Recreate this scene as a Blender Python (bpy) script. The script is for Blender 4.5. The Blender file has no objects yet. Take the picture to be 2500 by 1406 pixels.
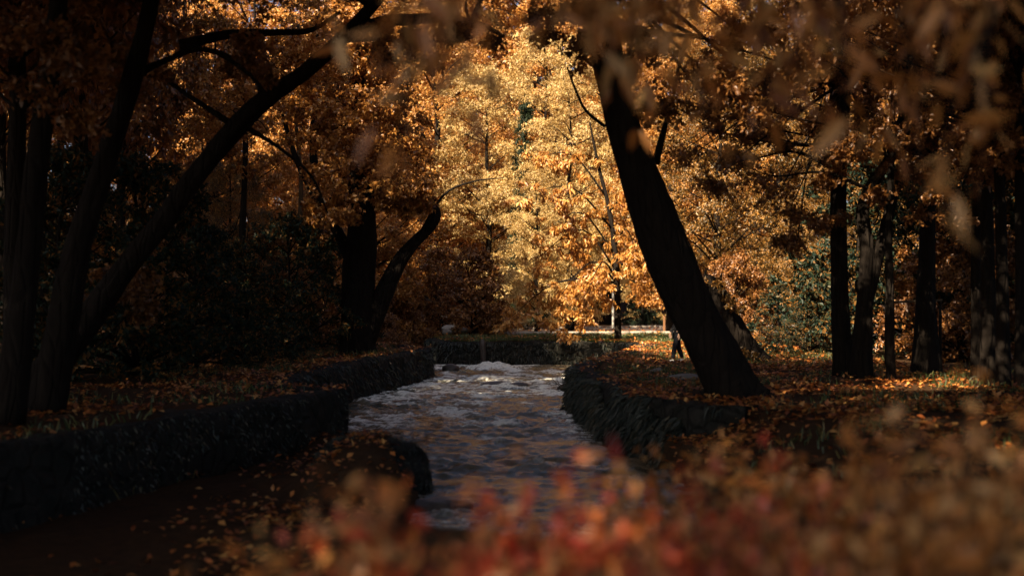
import bpy, math
import numpy as np
from mathutils import Vector

# ------------------------------------------------------------------ camera, sky, sun, exposure
S = bpy.context.scene
COL = S.collection
F, HY, H = 3125.0, 745.0, 1.8            # focal length and horizon in photo pixels, eye height in metres
cam = bpy.data.cameras.new('camera'); camo = bpy.data.objects.new('camera', cam); COL.objects.link(camo)
cam.sensor_width = 36; cam.lens = 36 * F / 2500; cam.shift_y = 0.0168
cam.clip_start = 0.05; cam.clip_end = 1500
camo.location = (0, 0, H); camo.rotation_euler = (math.radians(90), 0, 0)
cam.dof.use_dof = True; cam.dof.focus_distance = 48; cam.dof.aperture_fstop = 0.8
S.camera = camo
SUN_AZ = (-0.58, -0.81); SUN_EL = math.radians(40)
W = bpy.data.worlds.new('World'); S.world = W; W.use_nodes = True
sky = W.node_tree.nodes.new('ShaderNodeTexSky'); sky.sky_type = 'NISHITA'; sky.sun_disc = False; sky.air_density = 0.7; sky.dust_density = 3; sky.ozone_density = 0.5
sky.sun_elevation = SUN_EL; sky.sun_rotation = math.atan2(SUN_AZ[0], SUN_AZ[1])
bg = W.node_tree.nodes['Background']; bg.inputs[1].default_value = 0.05
W.node_tree.links.new(sky.outputs[0], bg.inputs[0])
sl = bpy.data.lights.new('sun', 'SUN'); sl.energy = 5.0; sl.angle = math.radians(0.5); sl.color = (1, 0.79, 0.54)
so = bpy.data.objects.new('sun', sl); COL.objects.link(so)
sd = Vector((SUN_AZ[0] * math.cos(SUN_EL), SUN_AZ[1] * math.cos(SUN_EL), math.sin(SUN_EL)))
so.rotation_euler = sd.to_track_quat('Z', 'Y').to_euler(); so.location = sd * 60
S.view_settings.view_transform = 'Standard'; S.view_settings.look = 'None'
S.view_settings.exposure = 1.75; S.view_settings.gamma = 1
S.cycles.max_bounces = 6; S.cycles.diffuse_bounces = 3; S.cycles.glossy_bounces = 3; S.cycles.transmission_bounces = 4
S.cycles.use_denoising = True; S.cycles.caustics_reflective = False; S.cycles.caustics_refractive = False
S.cycles.sample_clamp_indirect = 4

# ------------------------------------------------------------------ helpers
def P(px, py, d):
    return np.array([(px - 1250) * d / F, d, H - (py - HY) * d / F])

def rngs(s): return np.random.default_rng(s)

def vnoise(x, y, seed=0):
    xi = np.floor(x).astype(np.int64); yi = np.floor(y).astype(np.int64)
    fx = x - xi; fy = y - yi; fx = fx * fx * (3 - 2 * fx); fy = fy * fy * (3 - 2 * fy)
    def h(a, b):
        n = (a * 374761393 + b * 668265263 + seed * 974711) & 0x7fffffff
        n = ((n ^ (n >> 13)) * 1274126177) & 0x7fffffff
        return ((n ^ (n >> 16)) & 0xffff) / 65535.0
    return (h(xi, yi) * (1 - fx) + h(xi + 1, yi) * fx) * (1 - fy) + (h(xi, yi + 1) * (1 - fx) + h(xi + 1, yi + 1) * fx) * fy

def fbm(x, y, seed=0, o=4):
    s = 0; a = 0.5
    for i in range(o):
        s = s + a * vnoise(x * 2 ** i, y * 2 ** i, seed + i); a *= 0.5
    return s

def mesh_obj(name, v, f, mat, parent=None, attrs=None, smooth=False, vattrs=None):
    """v (n,3); f: array (m,k) or list of arrays with different k"""
    me = bpy.data.meshes.new(name)
    fs = f if isinstance(f, list) else [f]
    fs = [np.asarray(a, dtype=np.int32) for a in fs if len(a)]
    v = np.asarray(v, dtype=np.float32)
    me.vertices.add(len(v)); me.vertices.foreach_set('co', v.ravel())
    loops = np.concatenate([a.ravel() for a in fs]); tot = np.concatenate([np.full(len(a), a.shape[1], dtype=np.int32) for a in fs])
    me.loops.add(len(loops)); me.loops.foreach_set('vertex_index', loops)
    st = np.concatenate([[0], np.cumsum(tot)[:-1]]).astype(np.int32)
    me.polygons.add(len(tot)); me.polygons.foreach_set('loop_start', st); me.polygons.foreach_set('loop_total', tot)
    if smooth: me.polygons.foreach_set('use_smooth', np.ones(len(tot), dtype=bool))
    me.update(calc_edges=True)
    if attrs:
        for k, a in attrs.items():
            at = me.attributes.new(k, 'FLOAT', 'FACE'); at.data.foreach_set('value', np.asarray(a, dtype=np.float32))
    if vattrs:
        for k, a in vattrs.items():
            at = me.attributes.new(k, 'FLOAT', 'POINT'); at.data.foreach_set('value', np.asarray(a, dtype=np.float32))
    if mat: me.materials.append(mat)
    o = bpy.data.objects.new(name, me); COL.objects.link(o)
    if parent: o.parent = parent
    return o

def tag(o, label=None, cat=None, group=None, kind=None):
    if label: o['label'] = label
    if cat: o['category'] = cat
    if group: o['group'] = group
    if kind: o['kind'] = kind
    return o

def empty(name, loc=(0, 0, 0), rz=0, label=None, cat=None, group=None):
    o = bpy.data.objects.new(name, None); COL.objects.link(o); o.location = loc; o.rotation_euler = (0, 0, rz)
    o.empty_display_size = 0.2
    return tag(o, label, cat, group)

def dup(root, loc, rz=0, sc=1, label=None, group=None):
    def cp(o, par):
        c = o.copy(); COL.objects.link(c)
        if par: c.parent = par
        for ch in [q for q in bpy.data.objects if q.parent == o]: cp(ch, c)
        return c
    r = cp(root, None); r.location = loc; r.rotation_euler = (0, 0, rz)
    r.scale = (sc, sc, sc) if not isinstance(sc, tuple) else sc
    if label: r['label'] = label
    if group: r['group'] = group
    return r

class MB:
    """collects pieces of one mesh"""
    def __init__(s): s.v = []; s.f4 = []; s.f3 = []; s.n = 0
    def add(s, v, f4=None, f3=None):
        s.v.append(np.asarray(v, dtype=float))
        if f4 is not None and len(f4): s.f4.append(np.asarray(f4) + s.n)
        if f3 is not None and len(f3): s.f3.append(np.asarray(f3) + s.n)
        s.n += len(v)
    def tube(s, pts, rad, ns=8, rough=0, seed=0, sub=4):
        pts = np.asarray(pts, dtype=float); rad = np.asarray(rad, dtype=float)
        if sub > 1 and len(pts) > 2:
            q = np.vstack([2 * pts[0] - pts[1], pts, 2 * pts[-1] - pts[-2]]); out = []; ro = []
            for i in range(len(pts) - 1):
                p0, p1, p2, p3 = q[i:i + 4]
                for t in np.arange(sub) / sub:
                    out.append(0.5 * (2 * p1 + (p2 - p0) * t + (2 * p0 - 5 * p1 + 4 * p2 - p3) * t * t + (3 * p1 - p0 - 3 * p2 + p3) * t ** 3))
                    ro.append(rad[i] * (1 - t) + rad[i + 1] * t)
            out.append(pts[-1]); ro.append(rad[-1]); pts = np.array(out); rad = np.array(ro)
        n = len(pts); T = np.gradient(pts, axis=0); T /= np.linalg.norm(T, axis=1)[:, None] + 1e-9
        ref = np.array([0.13, 0.97, 0.2]); A = np.cross(T, ref); A /= np.linalg.norm(A, axis=1)[:, None] + 1e-9
        B = np.cross(T, A); th = np.arange(ns) * 2 * np.pi / ns
        R = rad[:, None] * np.ones((1, ns))
        if rough:
            ii, jj = np.meshgrid(np.arange(n), np.arange(ns), indexing='ij')
            ang = jj / ns * 2 * np.pi
            R = R * (1 + rough * (fbm(np.cos(ang) * 2.2 + 7 + seed, np.sin(ang) * 2.2 + ii * 0.22 + 5, seed, 3) * 2 - 1) + (rough * 0.45 * (fbm(np.cos(ang) * 7 + 3, np.sin(ang) * 7 + ii * 0.12, seed + 1, 2) - 0.4) if ns > 16 else 0))
        V = pts[:, None, :] + R[:, :, None] * (np.cos(th)[None, :, None] * A[:, None, :] + np.sin(th)[None, :, None] * B[:, None, :])
        i, j = np.meshgrid(np.arange(n - 1), np.arange(ns), indexing='ij'); i = i.ravel(); j = j.ravel(); j2 = (j + 1) % ns
        f = np.stack([i * ns + j, i * ns + j2, (i + 1) * ns + j2, (i + 1) * ns + j], 1)
        V = V.reshape(-1, 3); k = len(V)
        V = np.vstack([V, pts[-1:] + T[-1:] * rad[-1] * 0.5, pts[:1]])
        jj = np.arange(ns); cap = np.stack([(n - 1) * ns + jj, (n - 1) * ns + (jj + 1) % ns, np.full(ns, k)], 1)
        cap2 = np.stack([(jj + 1) % ns, jj, np.full(ns, k + 1)], 1)
        s.add(V, f, np.vstack([cap, cap2]))
    def box(s, c, size, rz=0, taper=1.0):
        x, y, z = np.array(size) / 2
        v = np.array([(-x, -y, -z), (x, -y, -z), (x, y, -z), (-x, y, -z), (-x * taper, -y * taper, z), (x * taper, -y * taper, z), (x * taper, y * taper, z), (-x * taper, y * taper, z)])
        ca, sa = math.cos(rz), math.sin(rz)
        v = np.stack([v[:, 0] * ca - v[:, 1] * sa, v[:, 0] * sa + v[:, 1] * ca, v[:, 2]], 1) + np.array(c)
        s.add(v, [(0, 3, 2, 1), (4, 5, 6, 7), (0, 1, 5, 4), (1, 2, 6, 5), (2, 3, 7, 6), (3, 0, 4, 7)])
    def build(s, name, mat, parent=None, smooth=True):
        return mesh_obj(name, np.vstack(s.v), [np.vstack(a) for a in (s.f4, s.f3) if a], mat, parent, smooth=smooth)

def unit(a): return a / (np.linalg.norm(a, axis=-1, keepdims=True) + 1e-9)

def leaves(pos, size, rng, aspect=0.5, droop=0.4, fold=0.18, flat=0.0, fine=False, N0=None):
    """one leaf at each position: returns verts, faces, tint"""
    n = len(pos); sz = size * rng.uniform(0.6, 1.3, n)[:, None]
    L = rng.normal(size=(n, 3)); L[:, 2] = L[:, 2] * (1 - flat) - droop * 1.6; L = unit(L)
    N = rng.normal(size=(n, 3)); N[:, 2] += 0.7 + flat * 4
    if N0 is not None: N = N * 0.62 + N0 * 1.0
    N = unit(N - L * (N * L).sum(1)[:, None]); Wd = np.cross(L, N)
    w = sz * aspect * 0.5
    if not fine:
        V = np.stack([pos, pos + L * sz * 0.45 + Wd * w + N * sz * fold, pos + L * sz, pos + L * sz * 0.45 - Wd * w + N * sz * fold], 1)
        b = np.arange(n)[:, None] * 4
        f = np.concatenate([b + np.array([[0, 1, 2]]), b + np.array([[0, 2, 3]])], 0); rep = 2
    else:
        ts = [0.0, 0.3, 0.65, 1.0]; ws = [0.12, 1.0, 0.8, 0.05]; vs = []
        curl = rng.uniform(-0.25, 0.35, n)[:, None]
        for t, k in zip(ts, ws):
            c = pos + L * sz * t + N * sz * (curl * t * t)
            vs += [c + Wd * w * k + N * sz * fold * k * 0.4, c, c - Wd * w * k + N * sz * fold * k * 0.4]
        V = np.stack(vs, 1); b = np.arange(n)[:, None] * 12; fs = []
        for r in range(3):
            for q in range(2):
                a = r * 3 + q; fs.append(b + np.array([[a, a + 1, a + 4, a + 3]]))
        f = np.concatenate(fs, 0); rep = 6
    tint = np.tile(rng.uniform(0, 1, n), rep)
    return V.reshape(-1, 3), f, tint

def ball(n, rng, shell=0.33):
    d = unit(rng.normal(size=(n, 3))); return d * (rng.uniform(0, 1, n) ** shell)[:, None]

# ------------------------------------------------------------------ materials
def new_mat(name):
    m = bpy.data.materials.new(name); m.use_nodes = True; nt = m.node_tree; nt.nodes.clear()
    out = nt.nodes.new('ShaderNodeOutputMaterial'); return m, nt, out

def ramp(nt, cols):
    r = nt.nodes.new('ShaderNodeValToRGB'); e = r.color_ramp.elements
    while len(e) < len(cols): e.new(0.5)
    for i, c in enumerate(cols):
        e[i].position = i / (len(cols) - 1) if len(c) == 3 else c[3]; e[i].color = (c[0], c[1], c[2], 1)
    return r

def leaf_mat(name, cols, trans=0.36, gloss=0.05, hue=0.0):
    m, nt, out = new_mat(name); N = nt.nodes.new; K = nt.links.new
    at = N('ShaderNodeAttribute'); at.attribute_name = 'tint'
    r = ramp(nt, cols)
    tc = N('ShaderNodeNewGeometry'); nz = N('ShaderNodeTexNoise'); nz.inputs['Scale'].default_value = 0.55; nz.inputs['Detail'].default_value = 3
    K(tc.outputs['Position'], nz.inputs['Vector'])
    mx = N('ShaderNodeMath'); mx.operation = 'MULTIPLY_ADD'; mx.inputs[1].default_value = 0.9; mx.inputs[2].default_value = -0.45
    K(nz.outputs[0], mx.inputs[0]); ad = N('ShaderNodeMath'); ad.operation = 'ADD'; ad.use_clamp = True
    K(at.outputs['Fac'], ad.inputs[0]); K(mx.outputs[0], ad.inputs[1]); K(ad.outputs[0], r.inputs[0])
    di = N('ShaderNodeBsdfDiffuse'); tr = N('ShaderNodeBsdfTranslucent'); gl = N('ShaderNodeBsdfGlossy'); gl.inputs['Roughness'].default_value = 0.45
    K(r.outputs[0], di.inputs[0]); K(r.outputs[0], tr.inputs[0])
    a = N('ShaderNodeMixShader'); a.inputs[0].default_value = trans; K(di.outputs[0], a.inputs[1]); K(tr.outputs[0], a.inputs[2])
    b = N('ShaderNodeMixShader'); b.inputs[0].default_value = gloss; K(a.outputs[0], b.inputs[1]); K(gl.outputs[0], b.inputs[2])
    K(b.outputs[0], out.inputs[0]); return m

def rough_mat(name, cols, scale=4, detail=8, bump=0.4, rough=0.9, stretch=(1, 1, 1), cell=0, spec=0.2, metal=0, bdist=0.05):
    m, nt, out = new_mat(name); N = nt.nodes.new; K = nt.links.new
    tc = N('ShaderNodeTexCoord'); mp = N('ShaderNodeMapping'); mp.inputs['Scale'].default_value = stretch
    K(tc.outputs['Object'], mp.inputs[0])
    nz = N('ShaderNodeTexNoise'); nz.inputs['Scale'].default_value = scale; nz.inputs['Detail'].default_value = detail; nz.inputs['Roughness'].default_value = 0.65
    K(mp.outputs[0], nz.inputs['Vector']); r = ramp(nt, cols); K(nz.outputs[0], r.inputs[0])
    p = N('ShaderNodeBsdfPrincipled'); p.inputs['Roughness'].default_value = rough; p.inputs['Specular IOR Level'].default_value = spec; p.inputs['Metallic'].default_value = metal
    K(r.outputs[0], p.inputs['Base Color'])
    h = nz.outputs[0]
    if cell:
        vo = N('ShaderNodeTexVoronoi'); vo.feature = 'DISTANCE_TO_EDGE'; vo.inputs['Scale'].default_value = cell; K(mp.outputs[0], vo.inputs['Vector'])
        md = N('ShaderNodeMath'); md.operation = 'MINIMUM'; md.inputs[1].default_value = 0.15; K(vo.outputs[0], md.inputs[0])
        m2 = N('ShaderNodeMath'); m2.operation = 'MULTIPLY_ADD'; m2.inputs[1].default_value = 5; K(md.outputs[0], m2.inputs[0]); K(nz.outputs[0], m2.inputs[2]); h = m2.outputs[0]
    if bump:
        bp = N('ShaderNodeBump'); bp.inputs['Strength'].default_value = bump; bp.inputs['Distance'].default_value = bdist
        K(h, bp.inputs['Height']); K(bp.outputs[0], p.inputs['Normal'])
    K(p.outputs[0], out.inputs[0]); return m

def plain(name, col, rough=0.5, metal=0, spec=0.5):
    return rough_mat(name, [tuple(c * 0.85 for c in col), tuple(min(1, c * 1.15) for c in col)], 30, 4, 0.05, rough, spec=spec, metal=metal)

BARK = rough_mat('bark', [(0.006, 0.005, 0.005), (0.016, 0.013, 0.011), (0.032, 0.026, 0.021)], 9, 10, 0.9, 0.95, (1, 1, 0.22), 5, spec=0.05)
BARKL = rough_mat('bark_pale', [(0.05, 0.035, 0.022), (0.13, 0.095, 0.06)], 9, 8, 0.7, 0.95, (1, 1, 0.2), spec=0.05)
GOLD = leaf_mat('leaf_gold', [(0.22, 0.08, 0.014), (0.46, 0.20, 0.036), (0.60, 0.30, 0.07), (0.74, 0.45, 0.15)])
PALE = leaf_mat('leaf_pale', [(0.28, 0.16, 0.045), (0.52, 0.34, 0.11), (0.68, 0.49, 0.19), (0.74, 0.59, 0.28)])
ORANGE = leaf_mat('leaf_orange', [(0.14, 0.05, 0.010), (0.34, 0.14, 0.025), (0.48, 0.22, 0.045), (0.62, 0.33, 0.09)])
RUST = leaf_mat('leaf_rust', [(0.07, 0.028, 0.008), (0.19, 0.075, 0.018), (0.30, 0.125, 0.03), (0.40, 0.19, 0.05)])
OLIVE = leaf_mat('leaf_olive', [(0.05, 0.038, 0.010), (0.14, 0.085, 0.02), (0.30, 0.15, 0.032), (0.46, 0.23, 0.05)])
GREEN = leaf_mat('leaf_dark_green', [(0.010, 0.022, 0.016), (0.018, 0.036, 0.024), (0.035, 0.050, 0.026), (0.24, 0.11, 0.025)], 0.3, 0.015)
PINE = leaf_mat('leaf_evergreen', [(0.01, 0.02, 0.012), (0.02, 0.035, 0.018), (0.03, 0.05, 0.022)], 0.2, 0.02)
RED = leaf_mat('leaf_red', [(0.36, 0.03, 0.014), (0.50, 0.085, 0.024), (0.50, 0.17, 0.04), (0.58, 0.33, 0.13)], 0.4)
BROWNW = leaf_mat('leaf_willow_brown', [(0.22, 0.07, 0.015), (0.46, 0.17, 0.035), (0.58, 0.25, 0.055), (0.60, 0.37, 0.14)], 0.4)
LITTER = leaf_mat('leaf_litter', [(0.10, 0.028, 0.010), (0.30, 0.085, 0.018), (0.45, 0.16, 0.03), (0.55, 0.30, 0.09)], 0.1)
GRASS = leaf_mat('grass_blades', [(0.02, 0.045, 0.012), (0.04, 0.08, 0.018), (0.08, 0.11, 0.03), (0.24, 0.19, 0.06)], 0.3)
MOSS = leaf_mat('moss_strands', [(0.012, 0.022, 0.020), (0.028, 0.042, 0.036), (0.05, 0.062, 0.048), (0.11, 0.085, 0.045)], 0.15)
STONE = rough_mat('mossy_stone', [(0.006, 0.008, 0.008), (0.017, 0.019, 0.017), (0.035, 0.032, 0.027), (0.10, 0.085, 0.07)], 3.2, 10, 0.9, 0.95, (1, 1, 1), 2.6, spec=0.1, bdist=0.12)
ROCK = rough_mat('wet_rock', [(0.015, 0.013, 0.012), (0.05, 0.04, 0.034), (0.10, 0.08, 0.065)], 6, 10, 0.6, 0.45, spec=0.4)
PALEROCK = rough_mat('pale_rock', [(0.30, 0.27, 0.24), (0.6, 0.57, 0.53)], 5, 8, 0.6, 0.9)
SLAB = rough_mat('grey_slab', [(0.09, 0.08, 0.07), (0.22, 0.2, 0.18)], 6, 8, 0.4, 0.9)
SOIL = rough_mat('leafy_soil', [(0.012, 0.009, 0.007), (0.032, 0.02, 0.012), (0.065, 0.034, 0.016), (0.11, 0.06, 0.026)], 7, 10, 0.7, 1.0, spec=0.05)
ROADM = rough_mat('pale_asphalt', [(0.17, 0.145, 0.13), (0.30, 0.27, 0.25)], 9, 8, 0.25, 0.9)
KERBM = rough_mat('kerb_stone', [(0.26, 0.235, 0.20), (0.42, 0.38, 0.33)], 8, 8, 0.3, 0.9)
TURF = rough_mat('turf', [(0.02, 0.035, 0.012), (0.045, 0.075, 0.02), (0.10, 0.09, 0.03)], 8, 8, 0.5, 1.0, spec=0.05)
BED = rough_mat('stream_bed', [(0.03, 0.02, 0.013), (0.10, 0.065, 0.04)], 3, 8, 0.6, 1.0)

# ------------------------------------------------------------------ terrain
STREAM = np.array([(-24, 108), (-14, 84), (-8.5, 66), (-4.6, 55.5), (-3.07, 51.8), (-4.67, 39.4), (-5.1, 30), (-4.9, 27.8), (-3.3, 26.6), (-1.9, 22.5), (-1.3, 18.5),
    (-1.7, 14.5), (-1.2, 11), (3, 8.2), (12, 7), (45, 6), (45, 12), (12, 12.5), (4, 13.5), (2.5, 16), (2.3, 21), (2.04, 25.5), (1.5, 35.6), (2.0, 39.4), (4.0, 48),
    (5.8, 57.5), (5.2, 61), (2, 62.2), (-1, 62.3), (-3.7, 62.8), (-4.5, 68), (-6.2, 80), (-9.5, 98), (-14, 112)], dtype=float)
NEARWALL = np.array([(-5.3, 28.3), (-3.6, 27.3), (-3.3, 26.4), (-6.3, 15.8), (-9.2, 6.5)], dtype=float)

def inside(poly, x, y):
    r = np.zeros(x.shape, bool); n = len(poly)
    for i in range(n):
        x1, y1 = poly[i]; x2, y2 = poly[(i + 1) % n]
        c = ((y1 > y) != (y2 > y)); r ^= c & (x < (x2 - x1) * (y - y1) / ((y2 - y1) if y2 != y1 else 1e-9) + x1)
    return r

def edge_dist(poly, x, y, closed=True):
    d = np.full(x.shape, 1e9); n = len(poly)
    for i in range(n if closed else n - 1):
        a = poly[i]; b = poly[(i + 1) % n]; ab = b - a
        t = np.clip(((x - a[0]) * ab[0] + (y - a[1]) * ab[1]) / (ab @ ab), 0, 1)
        d = np.minimum(d, np.hypot(x - a[0] - t * ab[0], y - a[1] - t * ab[1]))
    return d

def smooth(a, b, t): t = np.clip((t - a) / (b - a), 0, 1); return t * t * (3 - 2 * t)

LTERR = np.array([(-3.3, 26.4), (-6.3, 15.8), (-9.2, 6.5), (-1.2, 7.0), (-1.2, 11), (-1.3, 18.5), (-1.9, 22.5)], dtype=float)
RTERR = np.array([(2.2, 24.2), (3.1, 22.1), (6.5, 19.8), (14, 17.5), (40, 15), (40, 10), (2, 12)], dtype=float)
def ground_z(x, y):
    x = np.asarray(x, float); y = np.asarray(y, float)
    z = (fbm(x * 0.35, y * 0.35, 3) - 0.47) * 0.22 + (fbm(x * 1.7, y * 1.7, 9, 3) - 0.44) * 0.09
    lt = inside(LTERR, x, y); ld = edge_dist(LTERR, x, y); st = edge_dist(STREAM, x, y); ins = inside(STREAM, x, y)
    fl = np.where(lt, 1.0, smooth(0.55, 0.2, edge_dist(NEARWALL, x, y, False)) * (y > 7))
    nearbank = smooth(9, 6.5, y)
    tz = -1.0 + 0.42 * smooth(1.9, 0.9, st) * smooth(0.15, 0.5, st) * smooth(11, 19, y) * 0.4 + 0.55 * np.exp(-((x + 2.15) / 0.95) ** 2 - ((y - 20.3) / 2.4) ** 2) * smooth(0.05, 0.4, st) + (fbm(x * 0.8, y * 0.8, 21) - 0.45) * 0.3
    fl = np.where(lt & (st < ld + 0.05), 1.0, fl)
    z = z * (1 - fl) + tz * fl * (1 - nearbank) + z * fl * nearbank
    rt = inside(RTERR, x, y); rd = edge_dist(RTERR, x, y); fr = np.where(rt, 1.0, smooth(0.55, 0.2, rd)) * smooth(5.2, 2.9, x)
    z = z - 0.5 * fr
    drop = np.where(ins, 1.0, smooth(0.62, 0.3, st))
    soft = lt | (nearbank > 0) | (y < 14)
    drop = np.where(soft, np.where(ins, smooth(-0.05, 0.5, st), 0.0), drop)
    z = z * (1 - drop) - 1.75 * drop
    z = z + 6.0 * smooth(135, 175, y) - 0
    return z

gx = np.concatenate([np.linspace(-160, -16, 50), np.linspace(-15.5, -7.2, 40), np.arange(-7, 8.01, 0.13), np.linspace(8.3, 16, 30), np.linspace(17, 160, 50)])
gy = np.concatenate([np.linspace(-60, 4, 40), np.arange(4.3, 30, 0.16), np.arange(30, 70, 0.22), np.linspace(70.5, 110, 90), np.linspace(112, 320, 40)])
X, Y = np.meshgrid(gx, gy); Z = ground_z(X, Y)
def gridfaces(nx, ny):
    i, j = np.meshgrid(np.arange(nx - 1), np.arange(ny - 1)); a = (j * nx + i).ravel()
    return np.stack([a, a + 1, a + nx + 1, a + nx], 1)
g = mesh_obj('ground', np.stack([X.ravel(), Y.ravel(), Z.ravel()], 1), gridfaces(len(gx), len(gy)), SOIL, smooth=True)
tag(g, kind='structure')

def drape(name, poly, mat, lift, step=0.4):
    poly = np.array(poly, float); lo = poly.min(0); hi = poly.max(0)
    xs = np.arange(lo[0], hi[0] + step, step); ys = np.arange(lo[1], hi[1] + step, step)
    A, B = np.meshgrid(xs, ys); f = gridfaces(len(xs), len(ys)); cx = A.ravel()[f].mean(1); cy = B.ravel()[f].mean(1)
    jig = (fbm(cx * 0.9, cy * 0.9, 5) - 0.47) * 1.2
    f = f[inside(poly, cx + jig, cy + jig)]
    o = mesh_obj(name, np.stack([A.ravel(), B.ravel(), ground_z(A, B).ravel() + lift], 1), f, mat, smooth=True); tag(o, kind='structure'); return o

# road behind the far wall: a flat sheet, verge of turf before it
rv = []; rf = []
rp = [(-2.5, 73.5, 79.5), (3, 75, 92), (10, 76, 97), (20, 78, 100), (45, 80, 103), (110, 84, 108)]
rx = np.linspace(-2.5, 110, 120); ra = np.interp(rx, [p[0] for p in rp], [p[1] for p in rp]); rb = np.interp(rx, [p[0] for p in rp], [p[2] for p in rp])
ts = np.linspace(0, 1, 24); RX = np.repeat(rx[:, None], 24, 1); RY = ra[:, None] * (1 - ts) + rb[:, None] * ts
rz_ = 0.13 + (fbm(RX * 0.2, RY * 0.2, 4, 2) - 0.4) * 0.04
road = mesh_obj('road', np.stack([RX.ravel(), RY.ravel(), rz_.ravel()], 1), gridfaces(24, 120), ROADM, smooth=True); tag(road, kind='structure')
kb = MB()
for i in range(0, 119):
    for yy, s in ((ra, -1), (rb, 1)):
        a = np.array([rx[i], yy[i], 0.1]); b = np.array([rx[i + 1], yy[i + 1], 0.1]); m_ = (a + b) / 2
        kb.box((m_[0], m_[1] + s * 0.08, 0.12), (np.linalg.norm(b - a) * 0.985, 0.16, 0.28), math.atan2(b[1] - a[1], b[0] - a[0]))
tag(kb.build('kerb', KERBM, smooth=False), kind='structure')
drape('turf_verge', [(-5.5, 66.5), (-3.2, 63.8), (5, 63), (9, 62), (14, 74), (3, 74.2), (-3.5, 73), (-5, 76)], TURF, 0.03)

# ------------------------------------------------------------------ water with standing waves and foam
wx = np.arange(-6.2, 6.3, 0.055); wy = np.concatenate([np.arange(5, 32, 0.055), np.arange(32, 64, 0.075), np.arange(64, 112, 0.4)])
def water_patch():
    xs = np.concatenate([np.arange(-26, -6.2, 0.35), wx, np.arange(6.5, 46, 0.5)])
    A, B = np.meshgrid(xs, wy); a = A.ravel(); b = B.ravel()
    warp = (fbm(a * 0.5, b * 0.35, 30) - 0.47) * 2.2
    z = (fbm(a * 0.8 + warp, b * 0.6 + warp, 11, 3) - 0.45) * 0.12 + (fbm(a * 1.3 + warp, b * 2.2 - warp, 12, 4) - 0.47) * 0.17 + (fbm(a * 3.0 + warp, b * 5.5, 13, 3) - 0.44) * 0.07
    z *= 0.45 + 1.25 * smooth(0.33, 0.6, fbm(a * 0.5 + 8, b * 0.3, 47, 3))
    rid = 1 - np.abs(fbm(a * 1.5 + warp, b * 1.9 - warp, 17, 4) * 2 - 0.94) * 2.4
    rid2 = 1 - np.abs(fbm(a * 3.0 - warp, b * 4.2 + warp, 19, 3) * 2 - 0.88) * 2.2
    z += 0.05 * np.clip(rid, 0, 1) ** 2
    dens = smooth(0.37, 0.53, fbm(a * 0.55 + 3, b * 0.25, 40, 3) + 0.03) * (0.35 + 0.65 * smooth(20, 38, b)) + 0.10 * smooth(30, 46, b)
    foam = (np.clip((rid - 0.6) * 2.8, 0, 1) * 0.95 + np.clip((rid2 - 0.62) * 2.6, 0, 1) * 0.7) * (0.95 * dens + 0.05)
    for px, py, wpx, hh, st in [(1214, 899, 40, .26, 1.0), (1180, 900, 34, .10, .8), (1250, 906, 22, .12, 1.1), (1195, 925, 35, .1, .9), (1095, 912, 18, .05, .6), (1075, 900, 10, .05, 1.0),
                                (1345, 930, 30, .08, 1.3), (1310, 934, 16, .05, .9), (1390, 925, 25, .05, 1.0), (1045, 938, 25, .06, .8), (990, 962, 24, .07, .9), (1340, 963, 22, .05, .8), (1150, 1012, 34, .09, 1.1),
                                (1095, 1010, 20, .05, .7), (1235, 1033, 40, .12, 1.4), (1200, 1068, 30, .05, .7), (1180, 967, 30, .04, .6), (1120, 980, 24, .04, .5), (1230, 945, 26, .05, .5), (1290, 985, 20, .03, .5), (1060, 1120, 25, .03, .35), (1330, 1130, 25, .03, .35)]:
        d = (H + 1.1) * F / (py - HY); x0 = (px - 1250) * d / F; w = wpx * d / F
        q = np.exp(-((a - x0) / w) ** 2 - ((b - d + 0.35 * np.sin((a - x0) / w * 1.7)) / max(0.35, d * 0.018)) ** 2)
        z += hh * q * (0.55 + 0.95 * fbm(a * 4.5, b * 2.6, 52, 4)); foam += 1.25 * st * q * np.clip(-0.55 + 3.6 * fbm(a * 3.2 + warp * 2, b * 2.6, 50, 4), 0.05, 1.5)
    z -= 1.13
    f = gridfaces(len(xs), len(wy)); cx = a[f].mean(1); cy = b[f].mean(1)
    keep = inside(STREAM, cx, cy) | (edge_dist(STREAM, cx, cy) < 0.6)
    return np.stack([a, b, z], 1), f[keep], np.clip(foam, 0, 1)
wv, wf, wfoam = water_patch()
m, nt, out = new_mat('stream_water'); N = nt.nodes.new; K = nt.links.new
at = N('ShaderNodeAttribute'); at.attribute_name = 'foam'
geo = N('ShaderNodeNewGeometry'); mp = N('ShaderNodeMapping'); mp.inputs['Scale'].default_value = (1.0, 0.6, 1.0); K(geo.outputs['Position'], mp.inputs[0])
n1 = N('ShaderNodeTexNoise'); n1.inputs['Scale'].default_value = 9; n1.inputs['Detail'].default_value = 8; n1.inputs['Distortion'].default_value = 0.8; K(mp.outputs[0], n1.inputs['Vector'])
n2 = N('ShaderNodeTexNoise'); n2.inputs['Scale'].default_value = 0.6; n2.inputs['Detail'].default_value = 5; K(mp.outputs[0], n2.inputs['Vector'])
cr = ramp(nt, [(0.05, 0.052, 0.034, 0.3), (0.10, 0.088, 0.053, 0.5), (0.19, 0.135, 0.08, 0.7)]); K(n2.outputs[0], cr.inputs[0])
wp = N('ShaderNodeBsdfPrincipled'); wp.inputs['Roughness'].default_value = 0.26; wp.inputs['IOR'].default_value = 1.33; wp.inputs['Specular IOR Level'].default_value = 0.4
K(cr.outputs[0], wp.inputs['Base Color'])
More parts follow.
